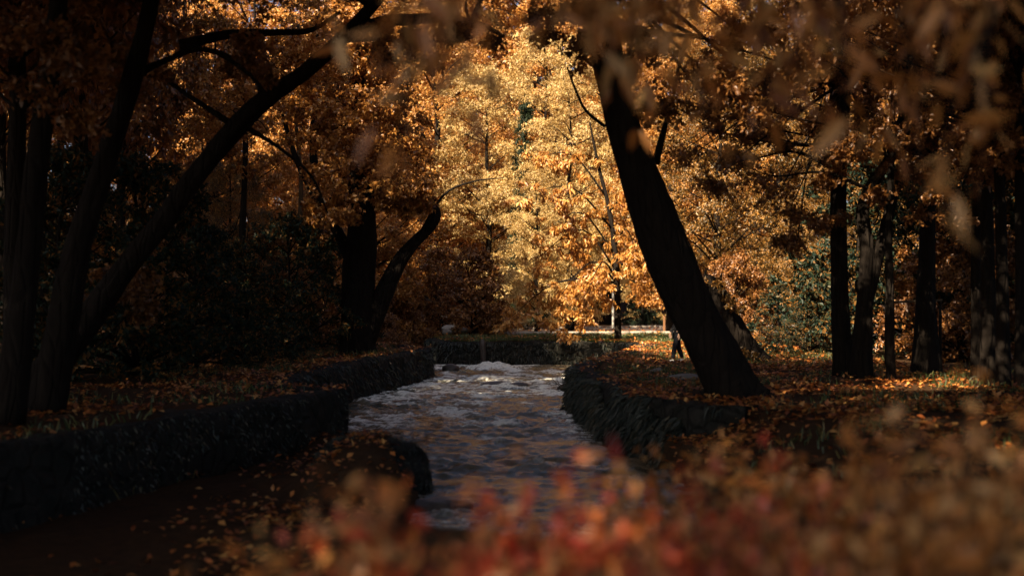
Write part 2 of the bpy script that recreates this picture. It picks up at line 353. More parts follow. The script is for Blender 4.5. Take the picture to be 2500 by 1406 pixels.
bp = N('ShaderNodeBump'); bp.inputs['Strength'].default_value = 0.5; bp.inputs['Distance'].default_value = 0.05; K(n1.outputs[0], bp.inputs['Height']); K(bp.outputs[0], wp.inputs['Normal'])
fd = N('ShaderNodeBsdfPrincipled'); fd.inputs['Base Color'].default_value = (0.88, 0.88, 0.77, 1); fd.inputs['Roughness'].default_value = 0.7; K(bp.outputs[0], fd.inputs['Normal'])
fm = N('ShaderNodeMath'); fm.operation = 'MULTIPLY_ADD'; fm.inputs[1].default_value = 2.6; fm.inputs[2].default_value = -1.3; K(n1.outputs[0], fm.inputs[0])
fa = N('ShaderNodeMath'); fa.operation = 'ADD'; fa.use_clamp = True; K(at.outputs['Fac'], fa.inputs[0]); K(fm.outputs[0], fa.inputs[1])
fmul = N('ShaderNodeMath'); fmul.operation = 'MULTIPLY'; fmul.use_clamp = True; K(fa.outputs[0], fmul.inputs[0])
fr2 = ramp(nt, [(0, 0, 0, 0.0), (0.92, 0.92, 0.92, 0.62)]); K(at.outputs['Fac'], fr2.inputs[0]); K(fr2.outputs[0], fmul.inputs[1])
ms = N('ShaderNodeMixShader'); K(fmul.outputs[0], ms.inputs[0]); K(wp.outputs[0], ms.inputs[1]); K(fd.outputs[0], ms.inputs[2]); K(ms.outputs[0], out.inputs[0])
tag(mesh_obj('stream_water', wv, wf, m, smooth=True, vattrs={'foam': wfoam}), kind='structure')

# ------------------------------------------------------------------ retaining walls
def resample(p, step):
    p = np.array(p, float); s = np.concatenate([[0], np.cumsum(np.linalg.norm(np.diff(p, axis=0), axis=1))]); n = max(2, int(s[-1] / step))
    t = np.linspace(0, s[-1], n + 1); return np.stack([np.interp(t, s, p[:, 0]), np.interp(t, s, p[:, 1])], 1)
def stone_wall(name, label, path, side, seed, moss=5000, ztop=0.05, zbot=-1.7, thick=0.75, mosslen=0.16, step=0.14):
    """path along the stream face; side=+1 when the bank lies to the left of the walking direction"""
    root = empty(name, (path[0][0], path[0][1], 0), label=label, cat='stone wall')
    p = resample(path, step); n = len(p); T = np.gradient(p, axis=0); T = unit(T); Nn = np.stack([-T[:, 1], T[:, 0]], 1) * side
    for _ in range(4): Nn[1:-1] = (Nn[:-2] + Nn[1:-1] * 2 + Nn[2:]) / 4
    prof = [(0.0, zbot)] + [(0.02 + 0.10 * k / 9, zbot + (ztop - 0.08 - zbot) * k / 9) for k in range(1, 10)] + [(0.20, ztop), (0.45, ztop + 0.01), (thick, ztop - 0.02), (thick, -0.6)]
    prof = np.array(prof); m_ = len(prof); s = np.arange(n) * step
    V = np.zeros((n, m_, 3)); off = prof[None, :, 0] * np.ones((n, 1)); zz = prof[None, :, 1] * np.ones((n, 1))
    SS = s[:, None] * np.ones((1, m_))
    nz = fbm(SS * 1.6 + seed * 9, zz * 2.4 + 40, seed, 4) - 0.47; off = off + nz * 0.28 * (prof[None, :, 0] < 0.4)
    topn = (fbm(SS * 0.9 + 3, off * 2 + 9, seed + 5, 4) - 0.45) * 0.26; zz = zz + topn * (prof[None, :, 1] > -0.3)
    V[:, :, 0] = p[:, None, 0] + Nn[:, None, 0] * off; V[:, :, 1] = p[:, None, 1] + Nn[:, None, 1] * off; V[:, :, 2] = zz
    V -= np.array([path[0][0], path[0][1], 0])
    mesh_obj('masonry', V.reshape(-1, 3), [gridfaces(m_, n), np.array([list(range(m_))]), np.array([list(range((n - 1) * m_, n * m_))[::-1]])], STONE, root, smooth=True)
    r = rngs(seed); i = r.integers(0, n - 1, moss); k = 2 + (r.uniform(0, 1, moss) ** 0.8) * 8.4; k0 = np.clip(k.astype(int), 0, m_ - 2); fr = (k - k0)[:, None]
    base = V[i, k0] * (1 - fr) + V[i, k0 + 1] * fr; jit = r.uniform(0, 1, moss)[:, None]; base = base * (1 - jit) + (V[i + 1, k0] * (1 - fr) + V[i + 1, k0 + 1] * fr) * jit
    keepm = fbm(s[i] * 0.7, base[:, 2] * 1.2 + 30, seed + 2, 3) > 0.36
    base = base[keepm]; out_ = -np.concatenate([Nn[i], np.zeros((moss, 1))], 1)[keepm]; q = len(base)
    L = mosslen * r.uniform(0.4, 1.4, q)[:, None]; dirv = unit(out_ * 0.75 + np.array([0, 0, -0.65]) + r.normal(0, 0.35, (q, 3)))
    w = np.cross(dirv, r.normal(size=(q, 3))); w = unit(w) * 0.014
    tip = base + dirv * L + np.array([0, 0, -1]) * L * 0.35; mid = base + dirv * L * 0.6
    vv = np.stack([base - w, base + w, mid + w * 0.9, mid - w * 0.9, tip], 1).reshape(-1, 3); b = np.arange(q)[:, None] * 5
    mo = mesh_obj('moss', vv, [b + np.array([[0, 1, 2, 3]]), b + np.array([[3, 2, 4]])], MOSS, root, attrs={'tint': np.tile(r.uniform(0, 1, q), 2)})
    mo['kind'] = 'stuff'
    return root
fw = stone_wall('stone_retaining_wall', 'dark mossy stone wall across the far bend of the stream, below the pale road', [(-12, 106), (-9.5, 98), (-6.2, 80), (-4.5, 68), (-3.7, 62.9), (-2.9, 62.4), (-1, 62.3), (2, 62.2), (4.7, 61.6), (5.6, 60.2), (5.9, 57.6)], 1, 3, 9000, ztop=0.0, mosslen=0.2)
pb = MB()
for X0 in (-1.42, 4.35):
    pb2 = MB(); pb2.tube([(X0 + 12, 62.15 - 106, -1.7), (X0 + 12.02, 62.22 - 106, -0.9), (X0 + 11.98, 62.28 - 106, 0.06)], [0.17, 0.15, 0.16], 7, 0.35, int(X0 + 9))
    pb2.build('pier', ROCK, fw)
stone_wall('stone_retaining_wall', 'dark stone bank wall under the sunlit leaf-covered ledge, left of the white rapids', [(-22, 104), (-14, 84), (-8.5, 66), (-4.7, 55.8), (-3.2, 52.7), (-3.1, 50.7), (-4.67, 39.4), (-5.2, 31), (-5.1, 28.8)], -1, 5, 6000)
stone_wall('stone_retaining_wall', 'nearest black stone wall at lower left, ending in a sharp upright corner', NEARWALL.tolist(), -1, 7, 4000, mosslen=0.07)
stone_wall('stone_retaining_wall', 'shaggy moss-covered stone wall of the right bank, below the leaning trunk', [(5.95, 57.2), (4.0, 48), (2.1, 39.6), (1.5, 36.0), (1.6, 33), (2.04, 25.5), (2.4, 24.0), (3.1, 22.2), (3.9, 21.7)], 1, 11, 34000, mosslen=0.2)

# ------------------------------------------------------------------ leaf litter and grass
def scatter(name, n, xr, yr, mask, size, mat, seed, aspect=0.6, lift=0.03, flat=0.72):
    r = rngs(seed); x = r.uniform(*xr, n); u = r.uniform(0, 1, n); y = yr[0] + (yr[1] - yr[0]) * u
    k = mask(x, y, r); x = x[k]; y = y[k]
    st = edge_dist(STREAM, x, y); g0 = ground_z(x, y); walled = (y > 14) & ~inside(LTERR, x, y) & ~(inside(RTERR, x, y)) & (st < 0.85)
    z = np.where(walled, np.maximum(g0, 0.07), g0) + lift + r.uniform(0, 0.05, len(x)); pos = np.stack([x, y, z], 1)
    v, f, t = leaves(pos, size, r, aspect, 0.0, 0.12, flat)
    o = mesh_obj(name, v, f, mat, attrs={'tint': t}); return tag(o, kind='stuff')
off_stream = lambda x, y: (~inside(STREAM, x, y)) & (edge_dist(STREAM, x, y) > 0.17)
def lm(x, y, r):
    ok = off_stream(x, y) & (~inside(LTERR, x, y) | (r.uniform(0, 1, len(x)) < 0.9 * smooth(-4.5, -2.2, x))); dens = smooth(0.38, 0.58, fbm(x * 0.9, y * 0.7, 61, 4)) * 0.95 + 0.1
    return ok & (r.uniform(0, 1, len(x)) < dens)
tag(scatter('fallen_leaves', 52000, (1.3, 12), (13, 62), lm, 0.13, LITTER, 1), 'fallen orange leaves strewn over the right bank')
tag(scatter('fallen_leaves', 34000, (-12, -1.0), (8, 64), lm, 0.12, LITTER, 2), 'fallen orange leaves strewn over the left bank and ledge')
tag(scatter('fallen_leaves', 6000, (-6.5, -1.2), (8.5, 25), lambda x, y, r: inside(LTERR, x, y) & (edge_dist(STREAM, x, y) > 0.1) & (r.uniform(0, 1, len(x)) < smooth(0.3, 0.6, fbm(x * 1.1, y * 0.9, 64, 3)) * smooth(-5.2, -2.2, x)), 0.12, LITTER, 6), 'dull fallen leaves on the low ledge under the nearest black wall')
tag(scatter('fallen_leaves', 9000, (-10, 16), (62.5, 100), lambda x, y, r: off_stream(x, y) & (r.uniform(0, 1, len(x)) < 0.6), 0.16, LITTER, 3, lift=0.12), 'fallen leaves on the verge and road behind the far wall')
def blades(name, n, xr, yr, mask, hgt, seed, label):
    r = rngs(seed); x = r.uniform(*xr, n); y = r.uniform(*yr, n); k = mask(x, y, r); x = x[k]; y = y[k]; q = len(x)
    base = np.stack([x, y, ground_z(x, y) + 0.01], 1); d = unit(r.normal(0, 0.35, (q, 3)) + np.array([0, 0, 1])); L = hgt * r.uniform(0.5, 1.4, q)[:, None]
    w = unit(np.cross(d, r.normal(size=(q, 3)))) * 0.010; bend = r.normal(0, 0.3, (q, 3)) * L; bend[:, 2] = -np.abs(bend[:, 2]) * 0.4
    vv = np.stack([base - w, base + w, base + d * L * 0.6 + w * 0.8, base + d * L * 0.6 - w * 0.8, base + d * L + bend], 1).reshape(-1, 3); b = np.arange(q)[:, None] * 5
    o = mesh_obj(name, vv, [b + np.array([[0, 1, 2, 3]]), b + np.array([[3, 2, 4]])], GRASS, attrs={'tint': np.tile(r.uniform(0, 1, q), 2)})
    tag(o, label, kind='stuff')
blades('grass', 26000, (-6, 12), (63, 75), lambda x, y, r: off_stream(x, y) & (fbm(x * 0.5, y * 0.5, 77) > 0.38), 0.22, 1, 'short green grass of the verge behind the far wall')
blades('grass', 22000, (1.4, 14), (15, 56), lambda x, y, r: off_stream(x, y) & (fbm(x * 0.6, y * 0.6, 88) > 0.52), 0.2, 2, 'dark grass tufts among the leaves on the right bank')
blades('grass', 14000, (-9, -1.2), (9, 56), lambda x, y, r: off_stream(x, y) & ~inside(LTERR, x, y) & (fbm(x * 0.6, y * 0.6, 99) > 0.52), 0.18, 3, 'dark grass and moss tufts on the left bank')

# ------------------------------------------------------------------ trees
def crown_mesh(clumps, leafsize, rng, per, aspect=0.5, droop=0.4, fine=False):
    """clumps: (n,4) centre and radius"""
    c = np.asarray(clumps, float); k = np.repeat(np.arange(len(c)), per)
    ntw = max(6, per // 13); tdir = ball(len(c) * ntw, rng, 0.25) * np.array([1.2, 1.2, 0.75])
    b = tdir[k * ntw + rng.integers(0, ntw, len(k))] * (rng.uniform(0.15, 1, len(k)) ** 0.65)[:, None] + rng.normal(0, 0.055, (len(k), 3)); pos = c[k, :3] + b * c[k, 3:4]
    pos[:, 2] -= 0.25 * (b[:, 0] ** 2 + b[:, 1] ** 2) * c[k, 3]
    N0 = unit(rng.normal(size=(len(c), 3)) * 0.55 + unit(c[:, :3] - c[:, :3].mean(0)) * 0.7 + np.array([0, 0, 0.35]))[k] + b * 0.4
    return leaves(pos, leafsize, rng, aspect, droop, fine=fine, N0=N0)

def standard_tree(name, label, cat, h, hb, R, mat, seed, nclump=190, per=150, leafsize=0.22, trunk_r=0.3, shape='round', bark=None, aspect=0.5, droop=0.4, lean=(0, 0), group=None, clump=(0.7, 1.5)):
    r = rngs(seed); root = empty(name, label=label, cat=cat, group=group)
    tb = MB(); tz = np.linspace(-0.3, h * 0.93, 7)
    tp = np.stack([lean[0] * (tz / h) + r.normal(0, 0.12, 7) * (tz > 1), lean[1] * (tz / h) + r.normal(0, 0.12, 7) * (tz > 1), tz], 1)
    tr = trunk_r * (1 - np.linspace(0, 0.93, 7)) ** 0.8; tr[0] *= 1.35; tr[-1] = max(tr[-1], 0.03)
    tb.tube(tp, tr, 10, 0.25, seed)
    t = r.uniform(0, 1, nclump) ** (1.0 if shape != 'cone' else 1.5)
    if shape == 'round': prof = np.sin(np.pi * (0.12 + 0.83 * t)) ** 0.7
    elif shape == 'cone': prof = (1 - t) ** 0.9 * 0.95 + 0.05
    elif shape == 'column': prof = np.clip(np.sin(np.pi * (0.15 + 0.8 * t)), 0, 1) ** 0.45
    else: prof = np.sqrt(np.clip(1 - t * t, 0, 1)) * 0.9 + 0.1          # bush: widest at the ground
    th = r.uniform(0, 2 * np.pi, nclump); rad = R * prof * r.uniform(0, 1, nclump) ** 0.42 * r.uniform(0.8, 1.15, nclump)
    z = hb + (h - hb) * t; ax = np.stack([np.interp(z, tz, tp[:, 0]), np.interp(z, tz, tp[:, 1])], 1)
    c = np.stack([ax[:, 0] + rad * np.cos(th), ax[:, 1] + rad * np.sin(th), z, r.uniform(*clump, nclump)], 1)
    for i in range(0, nclump, 3):
        z0 = max(0.3, z[i] - 0.45 * rad[i] - 0.4); a = np.array([np.interp(z0, tz, tp[:, 0]), np.interp(z0, tz, tp[:, 1]), z0]); e = c[i, :3]
        mid = (a + e) / 2 + r.normal(0, 0.12, 3) * rad[i] * 0.5; r0 = min(0.10, 0.018 + 0.012 * rad[i]) * (1 if R > 2 else 0.6)
        tb.tube([a, mid, e], [r0, r0 * 0.7, 0.01], 5, sub=3)
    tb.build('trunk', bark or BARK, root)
    v, f, ti = crown_mesh(c, leafsize, r, per, aspect, droop)
    mesh_obj('crown', v, f, mat, root, attrs={'tint': ti})
    return root

def ptree(name, label, cat, paths, clumps, mat, leafsize=0.12, per=80, seed=0, aspect=0.55, droop=0.4, bark=None, rough=0.22, fine=False, group=None):
    """paths: list of lists of (point, radius) in world space; first is the trunk"""
    b0 = np.asarray(paths[0][0][0], float); root = empty(name, tuple(b0), label=label, cat=cat, group=group)
    tb = MB()
    for i, p in enumerate(paths):
        tb.tube([np.asarray(a, float) - b0 for a, _ in p], [q for _, q in p], 24 if i == 0 else 7, rough if i == 0 else 0.15, seed + i, 6 if i == 0 else 4)
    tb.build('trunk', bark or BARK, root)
    if clumps is not None and len(clumps):
        c = np.asarray(clumps, float).copy(); c[:, :3] -= b0; r = rngs(seed)
        v, f, t = crown_mesh(c, leafsize, r, per, aspect, droop, fine)
        mesh_obj('crown', v, f, mat, root, attrs={'tint': t})
    return root

def px(pts, d):
    """pixel path with widths at depth d (or per-point depth) -> [(point, radius)]"""
    o = []
    for q in pts:
        dd = q[3] if len(q) > 3 else d; o.append((P(q[0], q[1], dd), q[2] * dd / F / 2))
    return o

def blob(c, R, n, rng, cr=(0.6, 1.2)):
    b = ball(n, rng, 0.4) * np.array(R); return np.concatenate([b + np.array(c), rng.uniform(*cr, n)[:, None]], 1)

def limbs_to(clumps, a, step, r0, rng):
    out_ = []
    for i in range(0, len(clumps), step):
        e = clumps[i, :3]; a_ = np.asarray(a) if np.ndim(a) == 1 else a[np.argmin(np.linalg.norm(a - e, axis=1))]
        mid = (a_ + e) / 2 + rng.normal(0, 0.2, 3) + np.array([0, 0, 0.3]); out_.append([(a_, r0), (mid, r0 * 0.6), (e, 0.012)])
    return out_

R0 = rngs(101)
# the big leaning trunk of the right bank
d = 25
main = [(p_, r_ * 0.95) for p_, r_ in px([(1812, 1000, 190), (1796, 968, 146), (1745, 860, 132), (1690, 750, 126), (1640, 640, 118), (1590, 510, 110), (1545, 380, 98), (1510, 260, 88), (1485, 140, 80), (1468, 20, 74), (1450, -120, 66), (1425, -300, 52), (1420, -480, 36), (1440, -640, 20)], d)]
cl = blob(P(1430, -420, 25) + np.array([0.3, 0, 1.5]), (4.2, 4.0, 3.0), 60, R0)
axis = np.array([a for a, _ in main[-4:]])
lb = [px([(1478, 310, 9), (1430, 270, 8), (1405, 220, 6.5), (1385, 165, 5)], 25.5), px([(1600, 400, 22), (1618, 330, 16), (1640, 250, 11), (1660, 150, 8)], 26), px([(1500, 60, 22), (1600, 80, 12), (1720, 95, 8), (1830, 130, 5)], 25)]
sag = [blob(P(1690, 190, 24.5), (1.3, 1.0, 1.2), 10, R0, (0.35, 0.7)), blob(P(1420, 30, 24), (1.6, 1.2, 0.7), 14, R0, (0.3, 0.6)), blob(P(1900, 120, 25), (1.6, 1.2, 1.2), 12, R0, (0.35, 0.7))]
cl = np.vstack([cl, blob((1.2, 20.5, 17.0), (6.5, 6.0, 3.4), 120, R0, (0.8, 1.5)), blob((-0.9, 29.5, 13.3), (2.6, 3.0, 3.0), 46, R0, (0.8, 1.4))] + sag)  # high blobs above the frame are added to shade trunks and bank
bz = P(1796, 968, 25)
for an, ln in ((0.3, 1.1), (1.7, 0.9), (2.9, 1.2), (3.9, 1.0), (4.7, 1.15), (5.6, 1.0)):
    e = bz + np.array([math.cos(an) * ln, math.sin(an) * ln, -0.12]); lb.append([(bz + np.array([-0.1, 0, 0.55]), 0.24), ((bz * 0.55 + e * 0.45) + np.array([0, 0, 0.06]), 0.17), (e, 0.05)])
ptree('leaning_tree', 'big black leaning trunk on the right bank, nearest and thickest in the picture', 'tree', [main] + lb + limbs_to(cl, axis, 4, 0.07, R0), cl, RUST, 0.13, 260, 11)
# second leaning trunk behind it
t2 = px([(1838, 896, 96), (1822, 866, 74), (1795, 812, 64), (1764, 750, 56), (1738, 702, 48), (1728, 684, 36), (1722, 672, 12)], 41)
cl = np.vstack([blob(P(1745, 690, 40.6), (0.45, 0.4, 0.25), 5, R0, (0.15, 0.3)), blob(P(1790, 740, 40.4), (0.3, 0.3, 0.5), 4, R0, (0.12, 0.25)), blob(P(1832, 862, 40.3), (0.5, 0.3, 0.2), 4, R0, (0.15, 0.25))])
ptree('leaning_tree', 'short broken dark trunk leaning the same way, just behind the foot of the big one', 'tree', [t2, px([(1745, 712, 14), (1758, 690, 9), (1762, 668, 3)], 41), px([(1730, 690, 16), (1722, 668, 8), (1724, 655, 3)], 41)], cl, OLIVE, 0.12, 70, 12)
# left diagonal trunk with the arch
d = 24
t3 = px([(40, 1010, 150), (95, 930, 110), (200, 800, 92), (310, 650, 76), (390, 555, 70), (470, 440, 66), (560, 330, 64), (640, 250, 60), (740, 180, 52), (830, 100, 45), (905, 20, 40), (960, -60, 34), (1000, -200, 26), (1010, -360, 12)], d)
arch = px([(850, 85, 36), (930, 55, 32), (1010, 48, 28), (1090, 45, 24), (1150, 58, 22), (1185, 66, 16), (1230, 90, 8)], d)
t3 = [(p_, r_ * 0.76) for p_, r_ in t3]; a2 = px([(1150, 58, 16), (1165, 20, 14), (1190, -30, 11)], d); a3 = px([(1145, 50, 9), (1138, 20, 7), (1140, -20, 6)], d)
b1 = px([(700, 205, 16), (800, 115, 13), (900, 98, 10), (1050, 102, 7), (1120, 104, 4)], d); b2 = px([(640, 250, 20), (632, 205, 18), (590, 160, 16), (530, 128, 14), (440, 112, 12)], d)
b3 = px([(560, 300, 18), (470, 240, 13), (400, 195, 10), (340, 180, 7)], d); b4 = px([(600, 310, 14), (680, 360, 10), (760, 430, 7), (800, 520, 4)], d)
b5 = px([(440, 112, 30), (560, 85, 24), (680, 80, 18), (760, 74, 14), (830, 30, 9)], d + 1)
cl = np.vstack([blob(P(760, -420, d), (4.5, 4, 2.6), 60, R0), blob(P(300, 690, d + 1), (1.0, 1.0, 0.9), 9, R0, (0.25, 0.5)), blob(P(1010, 90, d), (1.6, 1, 0.5), 9, R0, (0.2, 0.45)), blob(P(520, 170, d - .5), (1.4, 1, 0.7), 7, R0, (0.2, 0.4))])
ptree('arching_tree', 'slender trunk slanting up from lower left, its bough arching over the stream', 'tree', [t3, arch, a2, a3, b1, b2, b3, b4] + limbs_to(cl[:60], np.array([a for a, _ in t3[-4:]]), 4, 0.06, R0), cl, RUST, 0.12, 240, 13)
# dark trunks at the far left
t4 = px([(110, 1000, 150), (150, 800, 110), (190, 600, 92), (245, 430, 82), (300, 260, 74), (345, 110, 66), (372, -20, 60), (400, -200, 46), (420, -420, 20)], 21)
t4 = [(p_, r_ * 0.68) for p_, r_ in t4]; cl = np.vstack([blob(P(330, -330, 21), (4, 4, 2.4), 52, R0), blob(P(250, 90, 21), (1.4, 1.2, 1.2), 12, R0, (0.3, 0.6))])
ptree('leaning_tree', 'black trunk leaning right at upper left, beyond the slanting slender one', 'tree', [t4, b5, px([(320, 190, 24), (400, 150, 16), (500, 120, 14), (600, 175, 10), (650, 230, 8)], 21.5)] + limbs_to(cl[:52], np.array([a for a, _ in t4[-3:]]), 4, 0.06, R0), cl, RUST, 0.12, 240, 14)
t5 = px([(20, 1030, 130), (60, 700, 96), (90, 400, 84), (125, 150, 76), (150, -60, 66), (170, -300, 44), (180, -500, 18)], 19)
t5 = [(p_, r_ * 0.66) for p_, r_ in t5]; cl = np.vstack([blob(P(120, -380, 19), (4, 4, 2.2), 50, R0), blob(P(90, 150, 18), (1.0, 1.0, 1.2), 10, R0, (0.25, 0.5))])
ptree('upright_tree', 'black upright trunk at the left edge of the picture', 'tree', [t5] + limbs_to(cl[:50], np.array([a for a, _ in t5[-3:]]), 4, 0.06, R0), cl, RUST, 0.12, 240, 15)
# forked tree on the leafy ledge
d = 47
t6 = px([(872, 872, 118), (872, 850, 96), (874, 780, 84), (876, 690, 80), (880, 600, 78), (884, 520, 70), (880, 420, 56), (870, 300, 44), (880, 160, 32), (900, 0, 20), (910, -120, 8)], d)
f6 = px([(885, 840, 60), (915, 770, 56), (945, 700, 48), (975, 640, 38), (1010, 595, 32), (1050, 555, 27), (1066, 525, 24), (1058, 500, 16), (1020, 470, 10)], d)
f7 = px([(860, 640, 34), (820, 560, 26), (770, 480, 20), (720, 380, 14), (690, 280, 9)], d); f8 = px([(1015, 592, 9), (1080, 480, 7), (1150, 445, 5), (1230, 434, 2)], d)
cl = np.vstack([blob(P(880, 330, 46), (2.9, 2.6, 2.4), 72, R0, (0.45, 0.9)), blob(P(800, 520, 45), (1.3, 1.0, 0.55), 16, R0, (0.3, 0.5)), blob(P(990, 480, 45.5), (1.2, 1.0, 0.6), 16, R0, (0.3, 0.55)),
    blob(P(740, 570, 45), (0.7, 0.8, 0.7), 7, R0, (0.2, 0.4)), blob(P(860, 120, 46), (3, 3, 1.6), 40, R0, (0.5, 1.0)), blob(P(860, -120, 46), (2.4, 2.4, 1.6), 26, R0, (0.5, 1.0))])
ptree('forked_tree', 'dark forked tree with orange leaves on the sunlit ledge left of the stream', 'tree', [t6, f6, f7, f8] + limbs_to(cl, np.array([a for a, _ in t6[5:]]), 5, 0.05, R0), cl, ORANGE, 0.155, 210, 16, 0.7)
# thin trunks left of it
for i, (q, lab, dd, mt) in enumerate([([(733, 860, 17), (736, 740, 15), (728, 600, 13), (735, 450, 11), (720, 250, 8), (730, 60, 5)], 'thin trunk left of the forked tree, its sun streak put in as pale bark', 52, BARKL),  # sun streak put into the colour: this trunk gets the paler bark
                              ([(772, 860, 34), (768, 720, 30), (776, 560, 26), (765, 380, 20), (770, 160, 12), (775, 0, 6)], 'thin dark trunk between the sun-streaked one and the forked tree', 56, BARK),
                              ([(590, 900, 22), (585, 700, 20), (595, 500, 16), (600, 300, 12), (590, 100, 7)], 'thin dark trunk in the shade behind the slanting bough', 48, BARK)]):
    p = px(q, dd); c = blob(P(q[-2][0], q[-2][1] - 40, dd), (2.2, 2.2, 2.4), 34, R0, (0.4, 0.8)); c2 = blob(P(q[0][0] - 20, 590, dd), (1.0, 0.8, 0.8), 10, R0, (0.2, 0.45))
    c = np.vstack([c, c2])
    ptree('slender_tree', lab, 'tree', [p] + limbs_to(c, np.array([a for a, _ in p[2:]]), 4, 0.03, R0), c, ORANGE, 0.15, 170, 20 + i, 0.65, bark=mt)
# right-hand dark trunks
rt = [([(2062, 935, 74), (2056, 860, 56), (2050, 700, 48), (2046, 540, 44), (2052, 380, 40), (2060, 200, 36), (2062, 0, 30), (2070, -200, 18)], 32, 'straight dark trunk at right, left neighbour of the Y-shaped tree', []),
      ([(2104, 945, 74), (2106, 850, 58), (2112, 720, 46), (2118, 610, 40), (2106, 520, 36), (2130, 450, 32), (2165, 395, 28), (2190, 330, 20), (2215, 200, 16), (2230, 0, 10)], 31, 'Y-shaped dark tree at right with a glinting parked car behind it', [[(2112, 740, 40), (2140, 640, 30), (2162, 550, 26), (2190, 460, 22), (2232, 370, 18), (2270, 240, 12), (2290, 60, 7)]]),
      ([(2176, 945, 30), (2174, 850, 25), (2172, 700, 22), (2170, 560, 20), (2176, 400, 17), (2182, 200, 13), (2190, 0, 8)], 30, 'thin dark trunk just right of the Y-shaped tree', []),
      ([(2262, 925, 96), (2262, 850, 66), (2258, 740, 54), (2262, 640, 46), (2268, 480, 42), (2274, 280, 36), (2280, 60, 28), (2285, -160, 16)], 33, 'thick dark trunk beside the thin rail at right', []),
      ([(2384, 940, 34), (2384, 800, 28), (2383, 600, 25), (2388, 400, 22), (2392, 200, 18), (2396, 0, 12)], 31, 'narrow dark trunk, leftmost of the row by the right edge', []),
      ([(2412, 960, 54), (2412, 800, 42), (2410, 600, 36), (2404, 400, 34), (2398, 150, 30), (2390, -100, 18)], 29, 'dark trunk in the row by the right edge, second from its left', []),
      ([(2450, 960, 44), (2448, 800, 36), (2444, 600, 32), (2440, 400, 30), (2444, 150, 24), (2450, -100, 14)], 28, 'dark trunk in the row by the right edge, third from its left', []),
      ([(2492, 980, 40), (2492, 800, 32), (2490, 500, 28), (2494, 200, 24), (2498, -60, 16)], 27, 'dark trunk standing at the very right edge', [])]
for i, (q, dd, lab, ex) in enumerate(rt):
    p = [(p_, r_ * 0.88) for p_, r_ in px(q, dd)]; top = P(q[-1][0], q[-1][1], dd)
    c = np.vstack([blob(top + np.array([0.3, 0.5, -0.6]), (2.8, 2.8, 2.0), 38, R0, (0.5, 1.0)), blob(P(q[-2][0] + 10, 300, dd - 1), (1.3, 1.2, 1.2), 12, R0, (0.25, 0.5))])
    if i == 0: c = np.vstack([c, blob(P(1850, 340, 31), (2.1, 1.4, 1.7), 30, R0, (0.28, 0.6)), blob(P(1960, 520, 31), (1.1, 1.0, 0.9), 9, R0, (0.25, 0.45))])
    if i == 1: c = np.vstack([c, blob(P(2290, 420, 30), (1.6, 1.2, 1.3), 18, R0, (0.28, 0.55))])
    tw = [px([(q[3][0], q[3][1] - 120 - 30 * i, 10), (q[3][0] - 110, q[3][1] - 170 - 20 * i, 7), (q[3][0] - 230, q[3][1] - 150 - 30 * i, 4), (q[3][0] - 330, q[3][1] - 190 - 30 * i, 2)], dd - 0.5),
          px([(q[4][0], 360 - 15 * i, 9), (q[4][0] - 150, 350 - 22 * i, 6), (q[4][0] - 300, 320 - 25 * i, 3), (q[4][0] - 420, 250 - 25 * i, 2)], dd)]
    ptree('woodland_tree', lab, 'tree', [p] + [px(e, dd) for e in ex] + tw + limbs_to(c, np.array([a for a, _ in p[-3:]]), 4, 0.05, R0), c, RUST, 0.12, 220, 40 + i)

# ------------------------------------------------------------------ background trees: a few kinds, then copies
protos = {
    'gold': standard_tree('golden_tree', 'x', 'tree', 22, 3.0, 6.0, GOLD, 201, 190, 320, 0.185, 0.38, 'round', clump=(0.6, 1.35)),
    'pale': standard_tree('pale_tree', 'x', 'tree', 19, 1.2, 4.2, PALE, 202, 170, 340, 0.165, 0.28, 'column', aspect=0.4, droop=0.7, clump=(0.6, 1.2)),
    'orange': standard_tree('orange_tree', 'x', 'tree', 18, 2.2, 5.0, ORANGE, 203, 170, 300, 0.17, 0.32, 'round', aspect=0.7, clump=(0.6, 1.3)),
    'olive': standard_tree('olive_tree', 'x', 'tree', 17, 1.6, 5.0, OLIVE, 204, 170, 310, 0.16, 0.3, 'round', clump=(0.6, 1.3)),
    'rust': standard_tree('rust_shrub', 'x', 'shrub', 5.2, 0.2, 2.6, RUST, 205, 110, 190, 0.15, 0.12, 'bush', aspect=0.6, clump=(0.4, 0.9)),
    'green': standard_tree('green_shrub', 'x', 'shrub', 5.4, 0.1, 2.9, GREEN, 206, 150, 95, 0.15, 0.10, 'bush', clump=(0.22, 0.65)),
    'pine': standard_tree('evergreen_tree', 'x', 'tree', 15, 0.8, 2.6, PINE, 207, 170, 150, 0.22, 0.22, 'cone', aspect=0.25, droop=0.6, clump=(0.4, 0.9)),
    'darkw': standard_tree('added_shade_tree', 'x', 'tree', 19, 7.0, 6.2, RUST, 208, 240, 170, 0.28, 0.30, 'round'),
}
used = set(); GRP = {'gold': 'golden trees behind the road', 'pale': 'pale yellow trees behind the far wall', 'orange': 'orange trees of the wood', 'olive': 'olive and gold trees right of the leaning trunk',
    'rust': 'rusty shrubs behind the far wall', 'green': 'dark green shrubs in the shade', 'pine': 'evergreens among the golden trees', 'darkw': 'tall trees added to shade the stream and banks'}
def plant(kind, x, y, sc, label, rz=None, group=True):
    r = rngs(int(abs(x) * 131 + abs(y) * 17 + 3)); rz = r.uniform(0, 6.28) if rz is None else rz; z = float(ground_z(np.array([x]), np.array([y]))[0])
    o = protos[kind]
    if kind in used: o = dup(o, (x, y, z), rz, sc)
    else:
        used.add(kind); o.location = (x, y, z); o.rotation_euler = (0, 0, rz); o.scale = (sc,) * 3 if not isinstance(sc, tuple) else sc
    o['label'] = label; o['group'] = GRP[kind]
    return o
